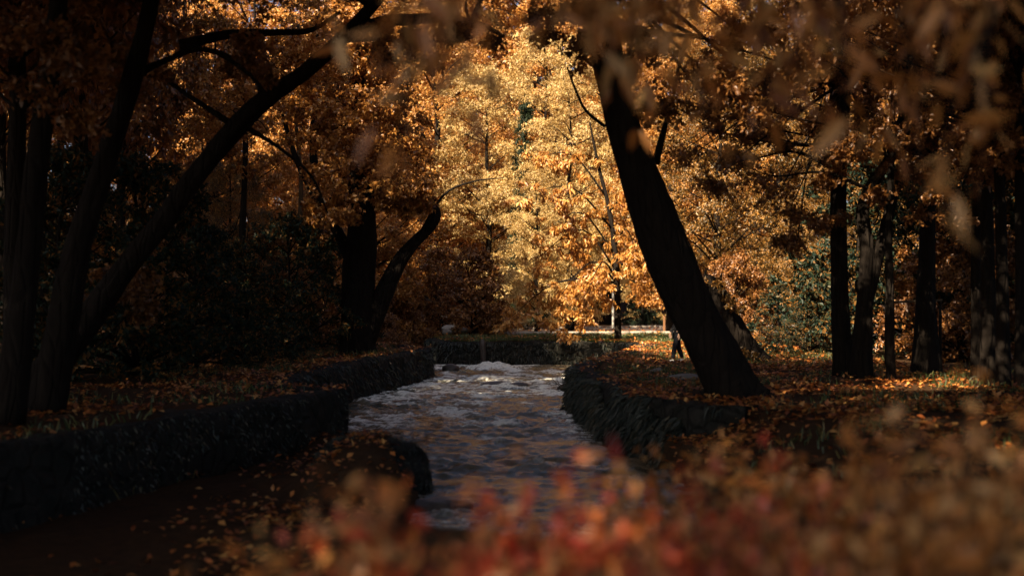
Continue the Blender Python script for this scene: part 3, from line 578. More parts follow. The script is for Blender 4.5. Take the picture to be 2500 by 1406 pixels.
def at(pxx, dd): return (pxx - 1250) * dd / F
B = [('gold', 1350, 128, 1.8, 'tall golden tree at the back just right of the dark evergreen'), ('gold', 1780, 142, 2.1, 'farthest golden tree right of the leaning trunk'), ('olive', 1475, 128, 1.2, 'olive tree behind the drooping golden tree and the pale post'),
     ('gold', 1310, 150, 2.05, 'farthest tall golden tree above the dark evergreen'),
     ('orange', 1000, 146, 2.3, 'farthest tall orange tree above the arching bough'),
     ('green', 2100, 47, 1.3, 'tall dark green shrub just left of the glinting car, behind the Y-shaped tree'),
     ('olive', 2010, 55, 0.45, 'small olive tree in the shade behind the straight dark trunk'), ('olive', 2200, 67, 0.6, 'small olive tree behind the parked car'),
     ('olive', 2430, 48, 0.5, 'small olive tree in the shade behind the row of trunks'), ('green', 2260, 45, 1.25, 'tall dark green shrub behind the thick trunk and the rail'),
     ('rust', 2350, 42, 0.95, 'brown shrub in the shade between the thick trunk and the row'), ('green', 2540, 44, 1.3, 'tall dark green shrub cut by the right edge'),
     ('pale', 1310, 79, 0.55, 'low pale gold tree hiding the foot of the dark evergreen'),
     ('orange', 1130, 132, 2.1, 'tall orange tree at the back between the boughs at top centre'),
     ('olive', 1800, 130, 2.2, 'tallest olive tree at the back, upper right of the leaning trunk'),
     ('olive', 560, 60, 0.5, 'small olive tree in the shade behind the slanting bough'),
     ('olive', 430, 55, 0.45, 'small dark olive tree in the left shade beside the black leaning trunk'),
     ('rust', 660, 50, 0.9, 'brown shrub in the left shade among the green ones'),
     ('rust', 410, 40, 0.8, 'brown shrub at the foot of the slanting trunk'),
     ('pale', 1190, 88, 0.95, 'pale yellow-green tree glowing in the centre above the far wall'),
     ('pale', 1390, 84, 0.9, 'bright pale gold tree just left of the big leaning trunk'),
     ('pale', 1330, 104, 1.25, 'tall pale gold tree behind the dark evergreen'),
     ('pale', 1590, 106, 0.62, 'small pale-leaved tree seen low beside the leaning trunk'),
     ('gold', 1060, 96, 1.1, 'tall golden tree left of the pale central one'),
     ('gold', 820, 84, 1.15, 'golden tree behind the forked tree'),
     ('gold', 1480, 118, 1.3, 'tallest golden tree at the back of the centre'),
     ('gold', 620, 92, 1.2, 'golden tree seen through the slanting bough at upper left'),
     ('gold', 1720, 104, 1.2, 'golden tree right of the big leaning trunk'),
     ('gold', 1000, 124, 1.35, 'golden tree at the back above the arching bough'),
     ('gold', 700, 126, 1.9, 'tall golden tree at the back between the black leaning trunk and the slanting bough'),
     ('gold', 900, 122, 1.9, 'tall golden tree at the back behind the top of the slanting bough'),
     ('gold', 1200, 142, 1.9, 'farthest golden tree in the middle gap'),
     ('gold', 420, 104, 1.2, 'golden tree far back at upper left'),
     ('orange', 900, 70, 0.85, 'orange tree close behind the forked tree'),
     ('orange', 1640, 82, 0.95, 'orange tree directly behind the big leaning trunk'),
     ('orange', 740, 108, 1.3, 'orange tree far back left of the centre'),
     ('orange', 520, 72, 1.0, 'orange tree in half shade at left'),
     ('orange', 1880, 118, 1.3, 'orange tree far back at upper right'),
     ('olive', 1760, 72, 0.95, 'olive and gold tree right of the second leaning trunk'),
     ('olive', 1900, 80, 1.05, 'olive tree behind the straight dark trunk'),
     ('olive', 2120, 84, 1.1, 'olive tree behind the Y-shaped tree'),
     ('olive', 2330, 80, 1.1, 'olive tree behind the row of trunks by the right edge'),
     ('olive', 2560, 78, 1.1, 'olive tree beyond the right edge trunk'),
     ('olive', 2040, 112, 1.3, 'tall olive tree far back at upper right'),
     ('olive', 300, 80, 1.1, 'olive tree in the shade behind the black leaning trunk'),
     ('olive', 60, 78, 1.1, 'olive tree behind the upright trunk at the left edge'),
     ('pine', 1282, 86, (0.7, 0.7, 1.06), 'dark narrow evergreen in the middle of the golden foliage'),
     ('pine', 1570, 100, 0.55, 'low dark evergreen beside the pale post'),
     ('rust', 1150, 73, 0.95, 'rusty brown shrub with drooping leaves above the grass verge'),
     ('rust', 1080, 79, 1.0, 'rusty shrub above the pale boulders'),
     ('rust', 1250, 100, 0.9, 'rusty shrub at the far edge of the road'),
     ('rust', 980, 72, 0.85, 'rusty shrub right of the forked tree'),
     ('rust', 1410, 101, 0.7, 'low brown shrub beyond the road'),
     ('rust', 1800, 62, 0.8, 'low rusty shrub at the foot of the second leaning trunk'),
     ('rust', 930, 60, 0.6, 'small brown shrub between the forked tree and the far wall'),
     ('green', 700, 45, 0.9, 'dark green shrub left of the forked tree'),
     ('green', 600, 40, 0.7, 'dark green shrub beneath the slanting bough'),
     ('green', 480, 36, 0.75, 'dark green shrub behind the slanting trunk'),
     ('green', 330, 32, 1.0, 'dark green shrub above the nearest black wall'),
     ('green', 150, 30, 1.0, 'dark green shrub between the two leftmost trunks'),
     ('green', 790, 53, 0.8, 'dark green shrub behind the forked tree'),
     ('green', 1900, 58, 0.5, 'dark green shrub left of the straight dark trunk'),
     ('green', 1975, 46, 0.4, 'low green shrub at the foot of the straight dark trunk'),
     ('green', 2240, 64, 0.75, 'dark green shrub behind the thin rail'),
     ('green', 2330, 46, 0.8, 'dark pointed shrub between the thick trunk and the row by the right edge'),
     ('green', 2470, 55, 1.1, 'dark green shrub behind the trunks at the right edge'),
     ('green', 520, 56, 0.8, 'tall dark green shrub at the back of the left shade'),
     ('green', 360, 52, 0.85, 'tall dark green shrub behind the black leaning trunk'),
     ('green', 2010, 68, 0.6, 'dark green shrub beside the parked car')]
for k, pxx, dd, sc, lab in B: plant(k, at(pxx, dd), dd, sc, lab)
# trees added above and beside the frame so that their crowns shade stream and banks
SH = [(-16.5, 45, 0.95), (-18.5, 55, 0.95), (-24, 60, 1.0), (-23, 49, 1.0), (-31, 60, 1.05), (-20.5, 67, 0.9), (-31, 69, 0.9), (-37, 52, 1.0), (-11, 17.5, 0.9), (-17.5, 34, 1.0), (-19, 40, 1.0), (-24, 30, 1.0), (-15, 24, 1.0), (-21, 14, 1.05),
      (-13, 8, 0.95), (-14, 15, 0.9), (-17, 8, 0.95), (-10, 11.5, 0.85), (-29, 44, 1.1), (-27, 21, 1.0), (-33, 34, 1.1), (-7.5, 14.5, 0.9), (-5.5, 4.5, 0.9), (-10, 26, 0.8), (-13, -3, 1.0), (1, -9, 0.95), (-20, -6, 1.0), (-12, -14, 1.0),
      (11.5, 36, 0.9), (15, 27, 0.95), (17, 45, 1.0), (22, 36, 1.0), (6.4, 12, 0.9), (4.3, 9.3, 0.85), (6.7, 14.9, 0.8), (8.5, 19, 0.8), (22, 53, 1.0), (21, 21, 1.0), (28, 44, 1.05), (29, 62, 1.05), (5, -4, 0.9), (11, 24, 0.85), (13, 3, 0.95), (17, 12, 0.95), (30, 30, 1.0), (36, 55, 1.0), (24, 68, 1.0), (33, 74, 1.0)]
for i, (x, y, s) in enumerate(SH):
    plant('darkw', x, y, (s, s, s * (1.62 if x < 0 and y > 38 else 1.3)), 'tall rusty-leaved tree added for its crown to shade the ' + ('left' if x < 0 else 'right') + ' bank')
# far wood closing the horizon
FW = [(-70, 120), (-58, 132), (-46, 124), (-33, 138), (-20, 150), (-8, 155), (6, 158), (18, 150), (30, 140), (42, 128), (54, 122), (66, 112), (50, 98), (62, 86), (-60, 104), (40, 84), (46, 70), (-72, 96), (-46, 99), (-56, 86), (-38, 108), (38, 97), (57, 76), (-66, 76), (-50, 74)]
for i, (x, y) in enumerate(FW):
    o = plant(['gold', 'orange', 'olive', 'gold'][i % 4], x, y, [1.7, 2.0, 2.1, 1.7][i % 4], 'tall autumn tree in the closing wood far behind the road'); o['group'] = 'trees of the closing wood'

# ------------------------------------------------------------------ golden drooping tree above the far wall
R1 = rngs(77); d = 58
t = px([(1509, 836, 20), (1508, 780, 17), (1506, 690, 15), (1500, 600, 13), (1485, 500, 10), (1460, 400, 8), (1440, 300, 4)], 64)
cl = []; br = []
for (x0, y0), (x1, y1), (x2, y2) in [((1506, 690), (1440, 640), (1340, 760)), ((1504, 660), (1420, 560), (1300, 640)), ((1500, 620), (1420, 520), (1330, 560)), ((1505, 680), (1470, 640), (1430, 720)),
        ((1495, 560), (1400, 460), (1290, 470)), ((1500, 600), (1530, 560), (1560, 640)), ((1490, 520), (1540, 450), (1590, 480)), ((1504, 690), (1400, 680), (1270, 720)), ((1506, 700), (1450, 720), (1390, 800)), ((1480, 480), (1400, 380), (1320, 380)),
        ((1506, 690), (1360, 690), (1240, 780)), ((1505, 640), (1560, 650), (1600, 590))]:
    dz = R1.uniform(-7, 0); a = P(x0, y0, 64); m_ = P(x1, y1, 64 + dz * 0.5); e = P(x2, y2, 64 + dz)
    br.append([(a, 0.06), (m_, 0.035), (e, 0.01)])
    for s in np.linspace(0.3, 1.05, 7):
        q = (1 - s) ** 2 * a + 2 * s * (1 - s) * m_ + s * s * e
        for _ in range(3): cl.append(list(q + R1.normal(0, 0.35, 3) + np.array([0, 0, -0.15])) + [R1.uniform(0.22, 0.5)])
ptree('drooping_tree', 'young golden tree with long drooping leaves hanging over the far wall', 'tree', [t] + br, cl, GOLD, 0.26, 44, 70, 0.34, 1.0, fine=True)

# ------------------------------------------------------------------ posts, stake, rail, boulders, fence
def post(name, label, pxx, ybase, ytop, dd, wpx, mat, cat, cap=True):
    b = P(pxx, ybase, dd); t_ = P(pxx, ytop, dd); r_ = wpx * dd / F / 2; root = empty(name, tuple(b), label=label, cat=cat); mb = MB()
    hgt = t_[2] - b[2]; mb.tube([(0, 0, -0.2), (0, 0, hgt * 0.5), (0.01, 0, hgt)], [r_ * 1.05, r_, r_ * 0.95], 12); mb.build('shaft', mat, root)
    if cap:
        c = MB(); c.tube([(0.01, 0, hgt), (0.01, 0, hgt + r_ * 0.9)], [r_ * 1.3, r_ * 1.1], 12, sub=1); c.build('cap', mat, root)
    f_ = MB(); f_.tube([(0, 0, -0.2), (0, 0, 0.06)], [r_ * 1.7, r_ * 1.5], 12, sub=1); f_.build('footing', mat, root)
    return root
WHITEP = plain('pale_painted_metal', (0.55, 0.55, 0.52), 0.45)
WOODS = rough_mat('weathered_wood', [(0.12, 0.06, 0.03), (0.25, 0.13, 0.06)], 8, 8, 0.4, 0.9, (1, 1, 0.2))
GREYW = rough_mat('grey_plank', [(0.16, 0.15, 0.14), (0.34, 0.32, 0.30)], 8, 8, 0.4, 0.9, (1, 1, 0.2))
post('pale_post', 'slim pale post standing at the roadside left of the thin young tree', 1497, 803, 560, 92, 6, WHITEP, 'post')
post('wooden_stake', 'reddish-brown stake beside the walker behind the leaning trunk', 1622, 812, 770, 80, 6, WOODS, 'stake', cap=False)
rr = empty('wooden_rail', tuple(P(2185, 900, 38)), label='thin grey rail on two posts by the thick trunk at right', cat='rail'); b0 = P(2185, 900, 38)
mb = MB(); mb.tube([P(2160, 738, 38) - b0, P(2220, 736, 38) - b0, P(2300, 733, 38) - b0], [0.035] * 3, 8); mb.build('bar', BARKL, rr)
for q in (2164, 2296):
    mb = MB(); zt = P(q, 737, 38) - b0; mb.tube([(zt[0], 0.02, -0.3), (zt[0], 0.02, zt[2] + 0.03)], [0.05, 0.045], 8, sub=1); mb.build('post', BARK, rr)
def boulder(name, label, c, size, mat, seed, cat='rock', group=None):
    n1_, n2_ = 18, 28; u = np.linspace(0.001, np.pi - 0.001, n1_); w = np.arange(n2_) * 2 * np.pi / n2_; U, Wd = np.meshgrid(u, w, indexing='ij')
    D = np.stack([np.sin(U) * np.cos(Wd), np.sin(U) * np.sin(Wd), np.cos(U)], -1)
    k = 0.78 + 0.5 * (fbm(D[..., 0] * 1.6 + 9 + seed, D[..., 1] * 1.6 + D[..., 2] * 1.3 + 7, seed, 4)) ; V = D * k[..., None] * np.array(size) * 0.5
    i, j = np.meshgrid(np.arange(n1_ - 1), np.arange(n2_), indexing='ij'); i = i.ravel(); j = j.ravel(); j2 = (j + 1) % n2_
    o = mesh_obj(name, V.reshape(-1, 3), np.stack([i * n2_ + j, (i + 1) * n2_ + j, (i + 1) * n2_ + j2, i * n2_ + j2], 1), mat, smooth=True); o.location = c
    return tag(o, label, cat, group)
boulder('boulder', 'white sunlit boulder on the grass behind the far wall', tuple(P(1100, 803, 72)), (1.1, 0.8, 0.45), PALEROCK, 1)
boulder('boulder', 'grey-brown boulder leaning below the white one', tuple(P(1090, 811, 70)), (0.55, 0.5, 0.35), SLAB, 2)
boulder('boulder', 'grey boulder right of the white one on the verge', tuple(P(1130, 806, 71)), (0.7, 0.5, 0.3), SLAB, 3)
boulder('boulder', 'dark round rock in the water at the corner of the left ledge', tuple(P(1101, 902, 56)), (0.75, 0.7, 0.5), ROCK, 4)
boulder('boulder', 'dark flat rock breaking the water in midstream', tuple(P(1208, 941, 46.5)), (1.0, 0.7, 0.30), ROCK, 5)
boulder('boulder', 'small dark rock right of the midstream one', tuple(P(1268, 942, 46)), (0.7, 0.5, 0.26), ROCK, 6)
boulder('boulder', 'reddish wet rock in the water against the right wall', tuple(P(1382, 950, 43.5)), (0.62, 0.6, 0.4), ROCK, 7)
boulder('boulder', 'flat wet rock at the near foot of the left bank', tuple(P(1075, 1236, 18.5)), (0.95, 0.7, 0.26), ROCK, 8)
boulder('boulder', 'pale flat slab lying among the leaves left of the big leaning trunk', tuple(P(1682, 922, 31.5)), (1.0, 0.8, 0.2), SLAB, 9)
boulder('boulder', 'small curved stone in the leaves below the walker', tuple(P(1608, 905, 35)), (0.45, 0.4, 0.16), SLAB, 10)
rk = boulder('boulder', 'rounded mossy rock jutting into the stream at the end of the left wall', tuple(P(905, 1165, 20.6)), (2.0, 2.6, 1.35), STONE, 12)
rq = rngs(9); dv = unit(rq.normal(size=(7000, 3))); dv = dv[dv[:, 2] > -0.35]; kk = 0.78 + 0.5 * fbm(dv[:, 0] * 1.6 + 21, dv[:, 1] * 1.6 + dv[:, 2] * 1.3 + 7, 12, 4)
ps_ = dv * kk[:, None] * np.array([2.0, 2.6, 1.35]) * 0.5; ps_ = ps_[fbm(ps_[:, 0] * 1.8 + 9, ps_[:, 1] * 1.8 + 9, 71, 3) > 0.36]
v, f, t_ = leaves(ps_, 0.075, rq, 0.25, 0.1, 0.1); mo = mesh_obj('moss', v, f, MOSS, rk, attrs={'tint': t_}); mo['kind'] = 'stuff'
fe = empty('plank_fence', tuple(P(1095, 794, 110)), label='short grey plank fence behind the boulders', cat='fence'); b0 = P(1095, 794, 110)
for i in range(9):
    mb = MB(); xx = P(1074 + i * 5, 794, 110)[0] - b0[0]; mb.box((xx, 0, 0.35), (0.14, 0.03, 0.95 + 0.08 * math.sin(i * 2.3))); mb.build('plank', GREYW, fe, False)
mb = MB(); mb.box((0, 0.04, 0.55), (1.75, 0.04, 0.09)); mb.build('crossbar', GREYW, fe, False)
stick = MB(); a = P(1360, 1000, 35.4); stick.tube([P(1400, 985, 35.0) - a, P(1385, 992, 35.1) - a, P(1366, 1000, 35.2) - a], [0.06, 0.045, 0.015], 7)
so_ = stick.build('driftwood', BARK); so_.location = tuple(a); tag(so_, 'dark pointed branch sticking out of the water by the right wall', 'driftwood')
tw = MB(); a = P(1375, 950, 43)
for q in range(7):
    r = rngs(q); tw.tube([r.normal(0, 0.08, 3), r.normal(0, 0.15, 3) + (0, 0, 0.2), r.normal(0, 0.3, 3) + (0, 0, 0.35)], [0.015, 0.01, 0.004], 5)
tt = tw.build('twigs', BARKL); tt.location = tuple(a); tag(tt, 'tangle of bare twigs caught on the reddish rock', 'twigs')

# ------------------------------------------------------------------ parked cars
PAINT = plain('dark_car_paint', (0.02, 0.024, 0.03), 0.18, 0.3); GLASS = plain('car_glass', (0.03, 0.04, 0.05), 0.05, 0, 1.0); TYRE = plain('tyre_rubber', (0.015, 0.015, 0.015), 0.85)
ALLOY = plain('wheel_alloy', (0.5, 0.5, 0.5), 0.3, 0.9); LAMPG = plain('lamp_glass', (0.65, 0.67, 0.66), 0.1, 0.2)
def make_car():
    root = empty('parked_car')
    prof = [(-2.05, 0.35), (-2.12, 0.6), (-2.05, 0.85), (-1.35, 0.98), (-0.75, 1.02), (0.0, 1.02), (1.0, 1.0), (1.75, 0.98), (2.05, 0.85), (2.1, 0.55), (2.03, 0.33), (1.0, 0.24), (-1.0, 0.24)]
    cab = [(-1.05, 1.0), (-0.4, 1.42), (0.1, 1.48), (0.9, 1.46), (1.45, 1.3), (1.8, 1.0)]
    def ext(pr, w, wt=None):
        n = len(pr); wt = wt or [w] * n; v = [(x, -a, z) for (x, z), a in zip(pr, wt)] + [(x, a, z) for (x, z), a in zip(pr, wt)]
        return v, [(i, (i + 1) % n, (i + 1) % n + n, i + n) for i in range(n)], n
    mb = MB(); v, f, n = ext(prof, 0.86, [0.74, 0.82, 0.84, 0.86, 0.86, 0.87, 0.87, 0.86, 0.84, 0.8, 0.76, 0.82, 0.82]); mb.add(v, f)
    me = mb.build('body', PAINT, root, False); 
    import bmesh
    bm = bmesh.new(); bm.from_mesh(me.data); bm.verts.ensure_lookup_table()
    bm.faces.new([bm.verts[i] for i in range(n)]); bm.faces.new([bm.verts[i + n] for i in range(n)][::-1]); bmesh.ops.recalc_face_normals(bm, faces=bm.faces); bm.to_mesh(me.data); bm.free()
    bv = me.modifiers.new('bevel', 'BEVEL'); bv.width = 0.06; bv.segments = 3
    mb = MB(); v, f, n = ext(cab, 0.8, [0.82, 0.66, 0.62, 0.62, 0.66, 0.8]); mb.add(v, f); c_ = mb.build('cabin', PAINT, root, False)
    bm = bmesh.new(); bm.from_mesh(c_.data); bm.verts.ensure_lookup_table(); bm.faces.new([bm.verts[i] for i in range(n)]); bm.faces.new([bm.verts[i + n] for i in range(n)][::-1]); bmesh.ops.recalc_face_normals(bm, faces=bm.faces); bm.to_mesh(c_.data); bm.free()
    def pane(nm, quad):
        q = np.array(quad, float); nrm = np.cross(q[1] - q[0], q[3] - q[0]); nrm /= np.linalg.norm(nrm); mb = MB()
        mb.add(np.vstack([q + nrm * 0.012, q - nrm * 0.01]), [(0, 1, 2, 3), (7, 6, 5, 4), (0, 4, 5, 1), (1, 5, 6, 2), (2, 6, 7, 3), (3, 7, 4, 0)]); return mb.build(nm, GLASS, root, False)
    pane('windscreen', [(-0.99, -0.74, 1.04), (-0.99, 0.74, 1.04), (-0.44, 0.6, 1.395), (-0.44, -0.6, 1.395)]); pane('rear_window', [(1.73, 0.72, 1.06), (1.73, -0.72, 1.06), (1.49, -0.6, 1.27), (1.49, 0.6, 1.27)])
    for s in (-1, 1):
        for x0, x1, t0, t1 in ((-0.8, 0.15, -0.35, 0.15), (0.25, 1.5, 0.25, 1.2)):
            pane('side_window', [(x0, s * 0.805, 1.06), (x1, s * 0.80, 1.06), (t1, s * 0.672, 1.38), (t0, s * 0.672, 1.38)])
        l = MB(); l.box((-2.03, s * 0.58, 0.72), (0.14, 0.34, 0.15), 0, 0.8); l.build('headlight', LAMPG, root, False)
        l = MB(); l.tube([(-0.8, s * 0.8, 1.05), (-0.82, s * 0.98, 1.08)], [0.03, 0.09], 8, sub=1); l.build('wing_mirror', PAINT, root)
        for x in (-1.3, 1.3):
            w = MB(); w.tube([(x, s * 0.66, 0.32), (x, s * 0.9, 0.32)], [0.33, 0.33], 24, sub=1); wo = w.build('wheel', TYRE, root, False)
            h_ = MB(); h_.tube([(x, s * 0.88, 0.32), (x, s * 0.912, 0.32)], [0.2, 0.19], 16, sub=1); h_.build('hub', ALLOY, wo, False)
    mb = MB(); mb.box((-2.1, 0, 0.55), (0.05, 0.8, 0.16)); mb.build('grille', TYRE, root, False); mb = MB(); mb.box((-2.13, 0, 0.42), (0.02, 0.5, 0.11)); mb.build('number_plate', LAMPG, root, False)
    return root
car = make_car(); tag(car, 'dark parked car glinting behind the Y-shaped tree', 'car', 'cars parked behind the right-hand trees')
car.location = (at(2150, 60), 60, 0.02); car.rotation_euler = (0, 0, 0.5)
dup(car, (at(2425, 58), 58, 0.02), 0.9, 1, 'dark parked car half hidden by the row of trunks at the right edge', 'cars parked behind the right-hand trees')

# ------------------------------------------------------------------ walker behind the leaning trunk
SKIN = plain('skin', (0.45, 0.28, 0.2), 0.6); DENIM = rough_mat('dark_trousers', [(0.012, 0.014, 0.018), (0.03, 0.032, 0.038)], 20, 6, 0.3, 0.95, spec=0.05); COAT = rough_mat('dark_jacket', [(0.015, 0.015, 0.017), (0.03, 0.03, 0.033)], 20, 6, 0.3, 0.9, spec=0.05)
SHOE = plain('white_shoe', (0.62, 0.6, 0.57), 0.6); HAIR = plain('dark_hair', (0.02, 0.014, 0.01), 0.6)
def skin_mesh(name, verts, edges, radii, mat, parent, root_i=0, sub=2):
    me = bpy.data.meshes.new(name); me.from_pydata([tuple(v) for v in verts], edges, []); me.update(); o = bpy.data.objects.new(name, me); COL.objects.link(o); o.parent = parent
    me.materials.append(mat); md = o.modifiers.new('skin', 'SKIN'); md.use_smooth_shade = True
    if not me.skin_vertices: me.attributes
    sv = me.skin_vertices[0].data if me.skin_vertices else None
    if sv is None:
        bpy.context.view_layer.objects.active = o; bpy.ops.object.modifier_remove(modifier='skin'); bpy.ops.object.modifier_add(type='SKIN'); sv = me.skin_vertices[0].data
    for i, r_ in enumerate(radii):
        sv[i].radius = r_ if isinstance(r_, tuple) else (r_, r_)
    sv[root_i].use_root = True
    sb = o.modifiers.new('sub', 'SUBSURF'); sb.levels = sub; sb.render_levels = sub
    return o
wl = P(1652, 880, 41.4); wl[2] = float(ground_z(np.array([wl[0]]), np.array([wl[1]]))[0]) + 0.03
wk = empty('person', tuple(wl), 0, 'person in dark trousers and white shoes walking behind the big leaning trunk', 'person')
# walking towards -x: skeleton with the near leg forward
jv = [(0.04, 0, 0.92), (0.03, 0, 1.12), (0.02, 0, 1.36), (0.0, 0, 1.47), (-0.02, 0, 1.56), (-0.03, 0, 1.66),
      (0.03, -0.18, 1.38), (0.10, -0.22, 1.12), (0.04, -0.22, 0.88), (0.02, 0.18, 1.38), (-0.06, 0.22, 1.12), (-0.18, 0.21, 0.92),
      (0.03, -0.10, 0.88), (-0.08, -0.11, 0.49), (-0.14, -0.11, 0.09), (0.03, 0.10, 0.88), (0.07, 0.11, 0.49), (0.20, 0.11, 0.11)]
je = [(0, 1), (1, 2), (2, 3), (3, 4), (4, 5), (2, 6), (6, 7), (7, 8), (2, 9), (9, 10), (10, 11), (0, 12), (12, 13), (13, 14), (0, 15), (15, 16), (16, 17)]
jr = [(0.14, 0.11), (0.13, 0.10), (0.14, 0.10), 0.055, 0.085, 0.085, 0.055, 0.042, 0.03, 0.055, 0.042, 0.03, 0.08, 0.055, 0.038, 0.08, 0.055, 0.038]
for wr, sgn in ((8, -1), (11, 1)):
    for k in range(4):
        b_ = len(jv); w = np.array(jv[wr]); jv += [tuple(w + (-0.015 + 0.016 * k, 0, -0.09)), tuple(w + (-0.02 + 0.016 * k, sgn * -0.01, -0.13)), tuple(w + (-0.028 + 0.016 * k, sgn * -0.02, -0.155))]; je += [(wr, b_), (b_, b_ + 1), (b_ + 1, b_ + 2)]; jr += [0.011, 0.009, 0.007]
    b_ = len(jv); jv += [tuple(np.array(jv[wr]) + (-0.035, 0, -0.05)), tuple(np.array(jv[wr]) + (-0.05, 0, -0.09))]; je += [(wr, b_), (b_, b_ + 1)]; jr += [0.012, 0.009]
skin_mesh('body', jv, je, jr, SKIN, wk)
skin_mesh('jacket', [jv[i] for i in (0, 1, 2, 6, 7, 9, 10)] + [tuple(np.array(jv[8]) + (0, 0, 0.03)), tuple(np.array(jv[11]) + (0, 0, 0.03)), (0.01, 0, 1.45)], [(0, 1), (1, 2), (2, 3), (3, 4), (2, 5), (5, 6), (4, 7), (6, 8), (2, 9)], [(0.19, 0.16), (0.17, 0.14), (0.18, 0.14), 0.085, 0.065, 0.085, 0.065, 0.052, 0.052, 0.08], COAT, wk)
skin_mesh('trousers', [jv[i] for i in (0, 12, 13, 15, 16)] + [tuple(np.array(jv[14]) + (0, 0, 0.02)), tuple(np.array(jv[17]) + (0, 0, 0.02))], [(0, 1), (1, 2), (0, 3), (3, 4), (2, 5), (4, 6)], [(0.16, 0.13), 0.115, 0.088, 0.115, 0.088, 0.07, 0.07], DENIM, wk)
for q in (14, 17):
    a = np.array(jv[q]); skin_mesh('shoe', [a + (0.05, 0, -0.05), a + (-0.06, 0, -0.055), a + (-0.17, 0, -0.07)], [(0, 1), (1, 2)], [(0.05, 0.06), (0.05, 0.055), (0.045, 0.03)], SHOE, wk)
skin_mesh('hair', [np.array(jv[5]) + (0.03, 0, -0.04), np.array(jv[5]) + (0.02, 0, 0.03)], [(0, 1)], [0.095, 0.085], HAIR, wk)
for s in (-1, 1):
    hd = MB(); hd.tube([np.array(jv[4]) + (-0.095, s * 0.03, 0.06), np.array(jv[4]) + (-0.105, s * 0.03, 0.06)], [0.012, 0.008], 8, sub=1); hd.build('eye', HAIR, wk)
hd = MB(); hd.tube([np.array(jv[4]) + (-0.085, 0, 0.05), np.array(jv[4]) + (-0.12, 0, 0.015), np.array(jv[4]) + (-0.085, 0, 0.01)], [0.01, 0.014, 0.012], 8); hd.build('nose', SKIN, wk)

# ------------------------------------------------------------------ near foliage, out of focus: red shrubs below, hanging willow twigs above
def near_shrub(label, x, y, h, R, n, seed, mat=RED, leaf=0.072):
    r = rngs(seed); z0 = float(ground_z(np.array([x]), np.array([y]))[0]); root = empty('red_shrub', (x, y, z0), label=label, cat='shrub', group='red shrubs in the foreground'); tb = MB(); pos = []
    for i in range(n):
        th = r.uniform(0, 6.28); rr_ = R * r.uniform(0, 1) ** 0.6; top = np.array([rr_ * math.cos(th), rr_ * math.sin(th), h * r.uniform(0.62, 1.0) * (1 - 0.25 * (rr_ / R) ** 2)])
        b_ = np.array([top[0] * 0.35, top[1] * 0.35, -0.1]); m_ = (b_ + top) / 2 + r.normal(0, 0.05, 3); tb.tube([b_, m_, top], [0.008, 0.006, 0.002], 5, sub=3)
        for s in r.uniform(0.35, 1.02, 20): pos.append((1 - s) ** 2 * b_ + 2 * s * (1 - s) * m_ + s * s * top + r.normal(0, 0.035, 3))
    tb.build('stems', BARKL, root); v, f, t_ = leaves(np.array(pos), leaf, r, 0.5, -0.15, 0.2, fine=True); mesh_obj('foliage', v, f, mat, root, attrs={'tint': t_})
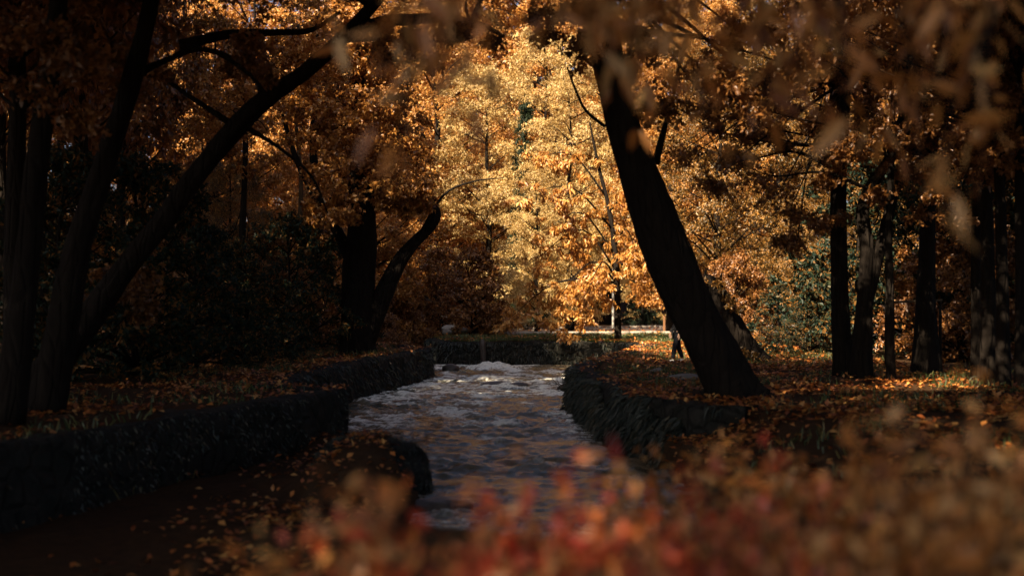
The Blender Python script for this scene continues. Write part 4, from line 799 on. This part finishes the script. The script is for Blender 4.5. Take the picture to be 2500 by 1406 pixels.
NS = [('low tan and red shrub at the bottom edge left of centre', at(1120, 3.6), 3.6, 1.32, 0.45, 40, 21, RED), ('dark red shrub at the bottom edge under the leaning trunk', at(1480, 3.4), 3.4, 1.2, 0.5, 60, 22, RED), ('low brown shrub at the bottom edge below the black wall', at(830, 4.0), 4.0, 1.3, 0.5, 34, 23, BROWNW),
      ('red shrub in front of the stream at bottom centre', at(1330, 4.2), 4.2, 1.3, 0.55, 64, 1, RED), ('reddest blurred shrub right of bottom centre', at(1650, 3.9), 3.9, 1.32, 0.55, 70, 2, RED),
      ('red and brown blurred shrub below the foot of the leaning trunk', at(1900, 4.8), 4.8, 1.32, 0.7, 70, 3, RED), ('brownish blurred shrub at bottom right', at(2180, 4.0), 4.0, 1.44, 0.6, 70, 4, BROWNW), ('pale-tipped blurred shrub in the bottom right corner', at(2450, 4.2), 4.2, 1.64, 0.6, 80, 5, BROWNW),
      ('sparse red shrub at bottom left of the stream', at(960, 4.0), 4.0, 1.18, 0.5, 34, 6, RED), ('brown shrub behind the red ones under the right wall', at(1780, 7.5), 7.5, 1.02, 0.9, 60, 7, BROWNW), ('brown shrub behind the pale-tipped one', at(2200, 7.0), 7.0, 1.15, 1.0, 70, 8, BROWNW)]
for lab, x, y, h, R, n, sd_, mt in NS: near_shrub(lab, x, y, h, R, n, sd_, mt)
# tall single sprigs
r = rngs(5)
wt0 = np.array([3.4, 4.2, -0.1])
paths = [[(wt0, 0.16), ((3.3, 4.2, 1.6), 0.13), ((3.05, 4.3, 3.0), 0.11), ((2.4, 4.4, 3.7), 0.08), ((1.2, 4.5, 3.75), 0.055), ((0.0, 4.6, 3.6), 0.035), ((-1.4, 4.8, 3.5), 0.012)]]
lim = np.array([(2.9, 4.3, 3.2), (2.4, 4.4, 3.7), (1.2, 4.5, 3.75), (0.0, 4.6, 3.6), (-1.4, 4.8, 3.5)]); pos = []
tws = []
for _ in range(40): tws.append((r.uniform(1480, 2520), r.uniform(40, 330)))
for _ in range(20): tws.append((r.uniform(1300, 1660), r.uniform(0, 160)))
for _ in range(12): tws.append((r.uniform(2050, 2480), r.uniform(300, 560)))
for _ in range(14): tws.append((r.uniform(820, 1320), r.uniform(10, 200)))
tws += [(1120, 290), (950, 460), (960, 470), (1520, 300), (1545, 320), (1800, 470), (1900, 300), (1690, 250), (1180, 250)]
for q, ye in tws:
    dd = r.uniform(4.2, 7.0); e = P(q, ye, dd); s = P(q + r.normal(0, 70), -60, dd)
    a = lim[np.argmin(np.abs(lim[:, 0] - s[0]))] + r.normal(0, 0.1, 3)
    paths.append([(a, 0.014), (s + np.array([0, 0, 0.1]), 0.009), ((s + e) / 2 + r.normal(0, 0.03, 3), 0.004), (e, 0.002)])
    L = np.linalg.norm(s - e); nl = int(3 + L * 8)
    for k in range(nl):
        u = r.uniform(0.0, 1.0); pos.append(s * (1 - u) + e * u + r.normal(0, 0.025, 3))
wt = ptree('overhanging_tree', 'blurred near tree whose brown leaves hang in along the top of the picture', 'tree', paths, None, None, seed=90)
v, f, t_ = leaves(np.array(pos) - wt0, 0.15, r, 0.28, 0.75, 0.12, fine=True)
mesh_obj('crown', v, f, BROWNW, wt, attrs={'tint': t_})
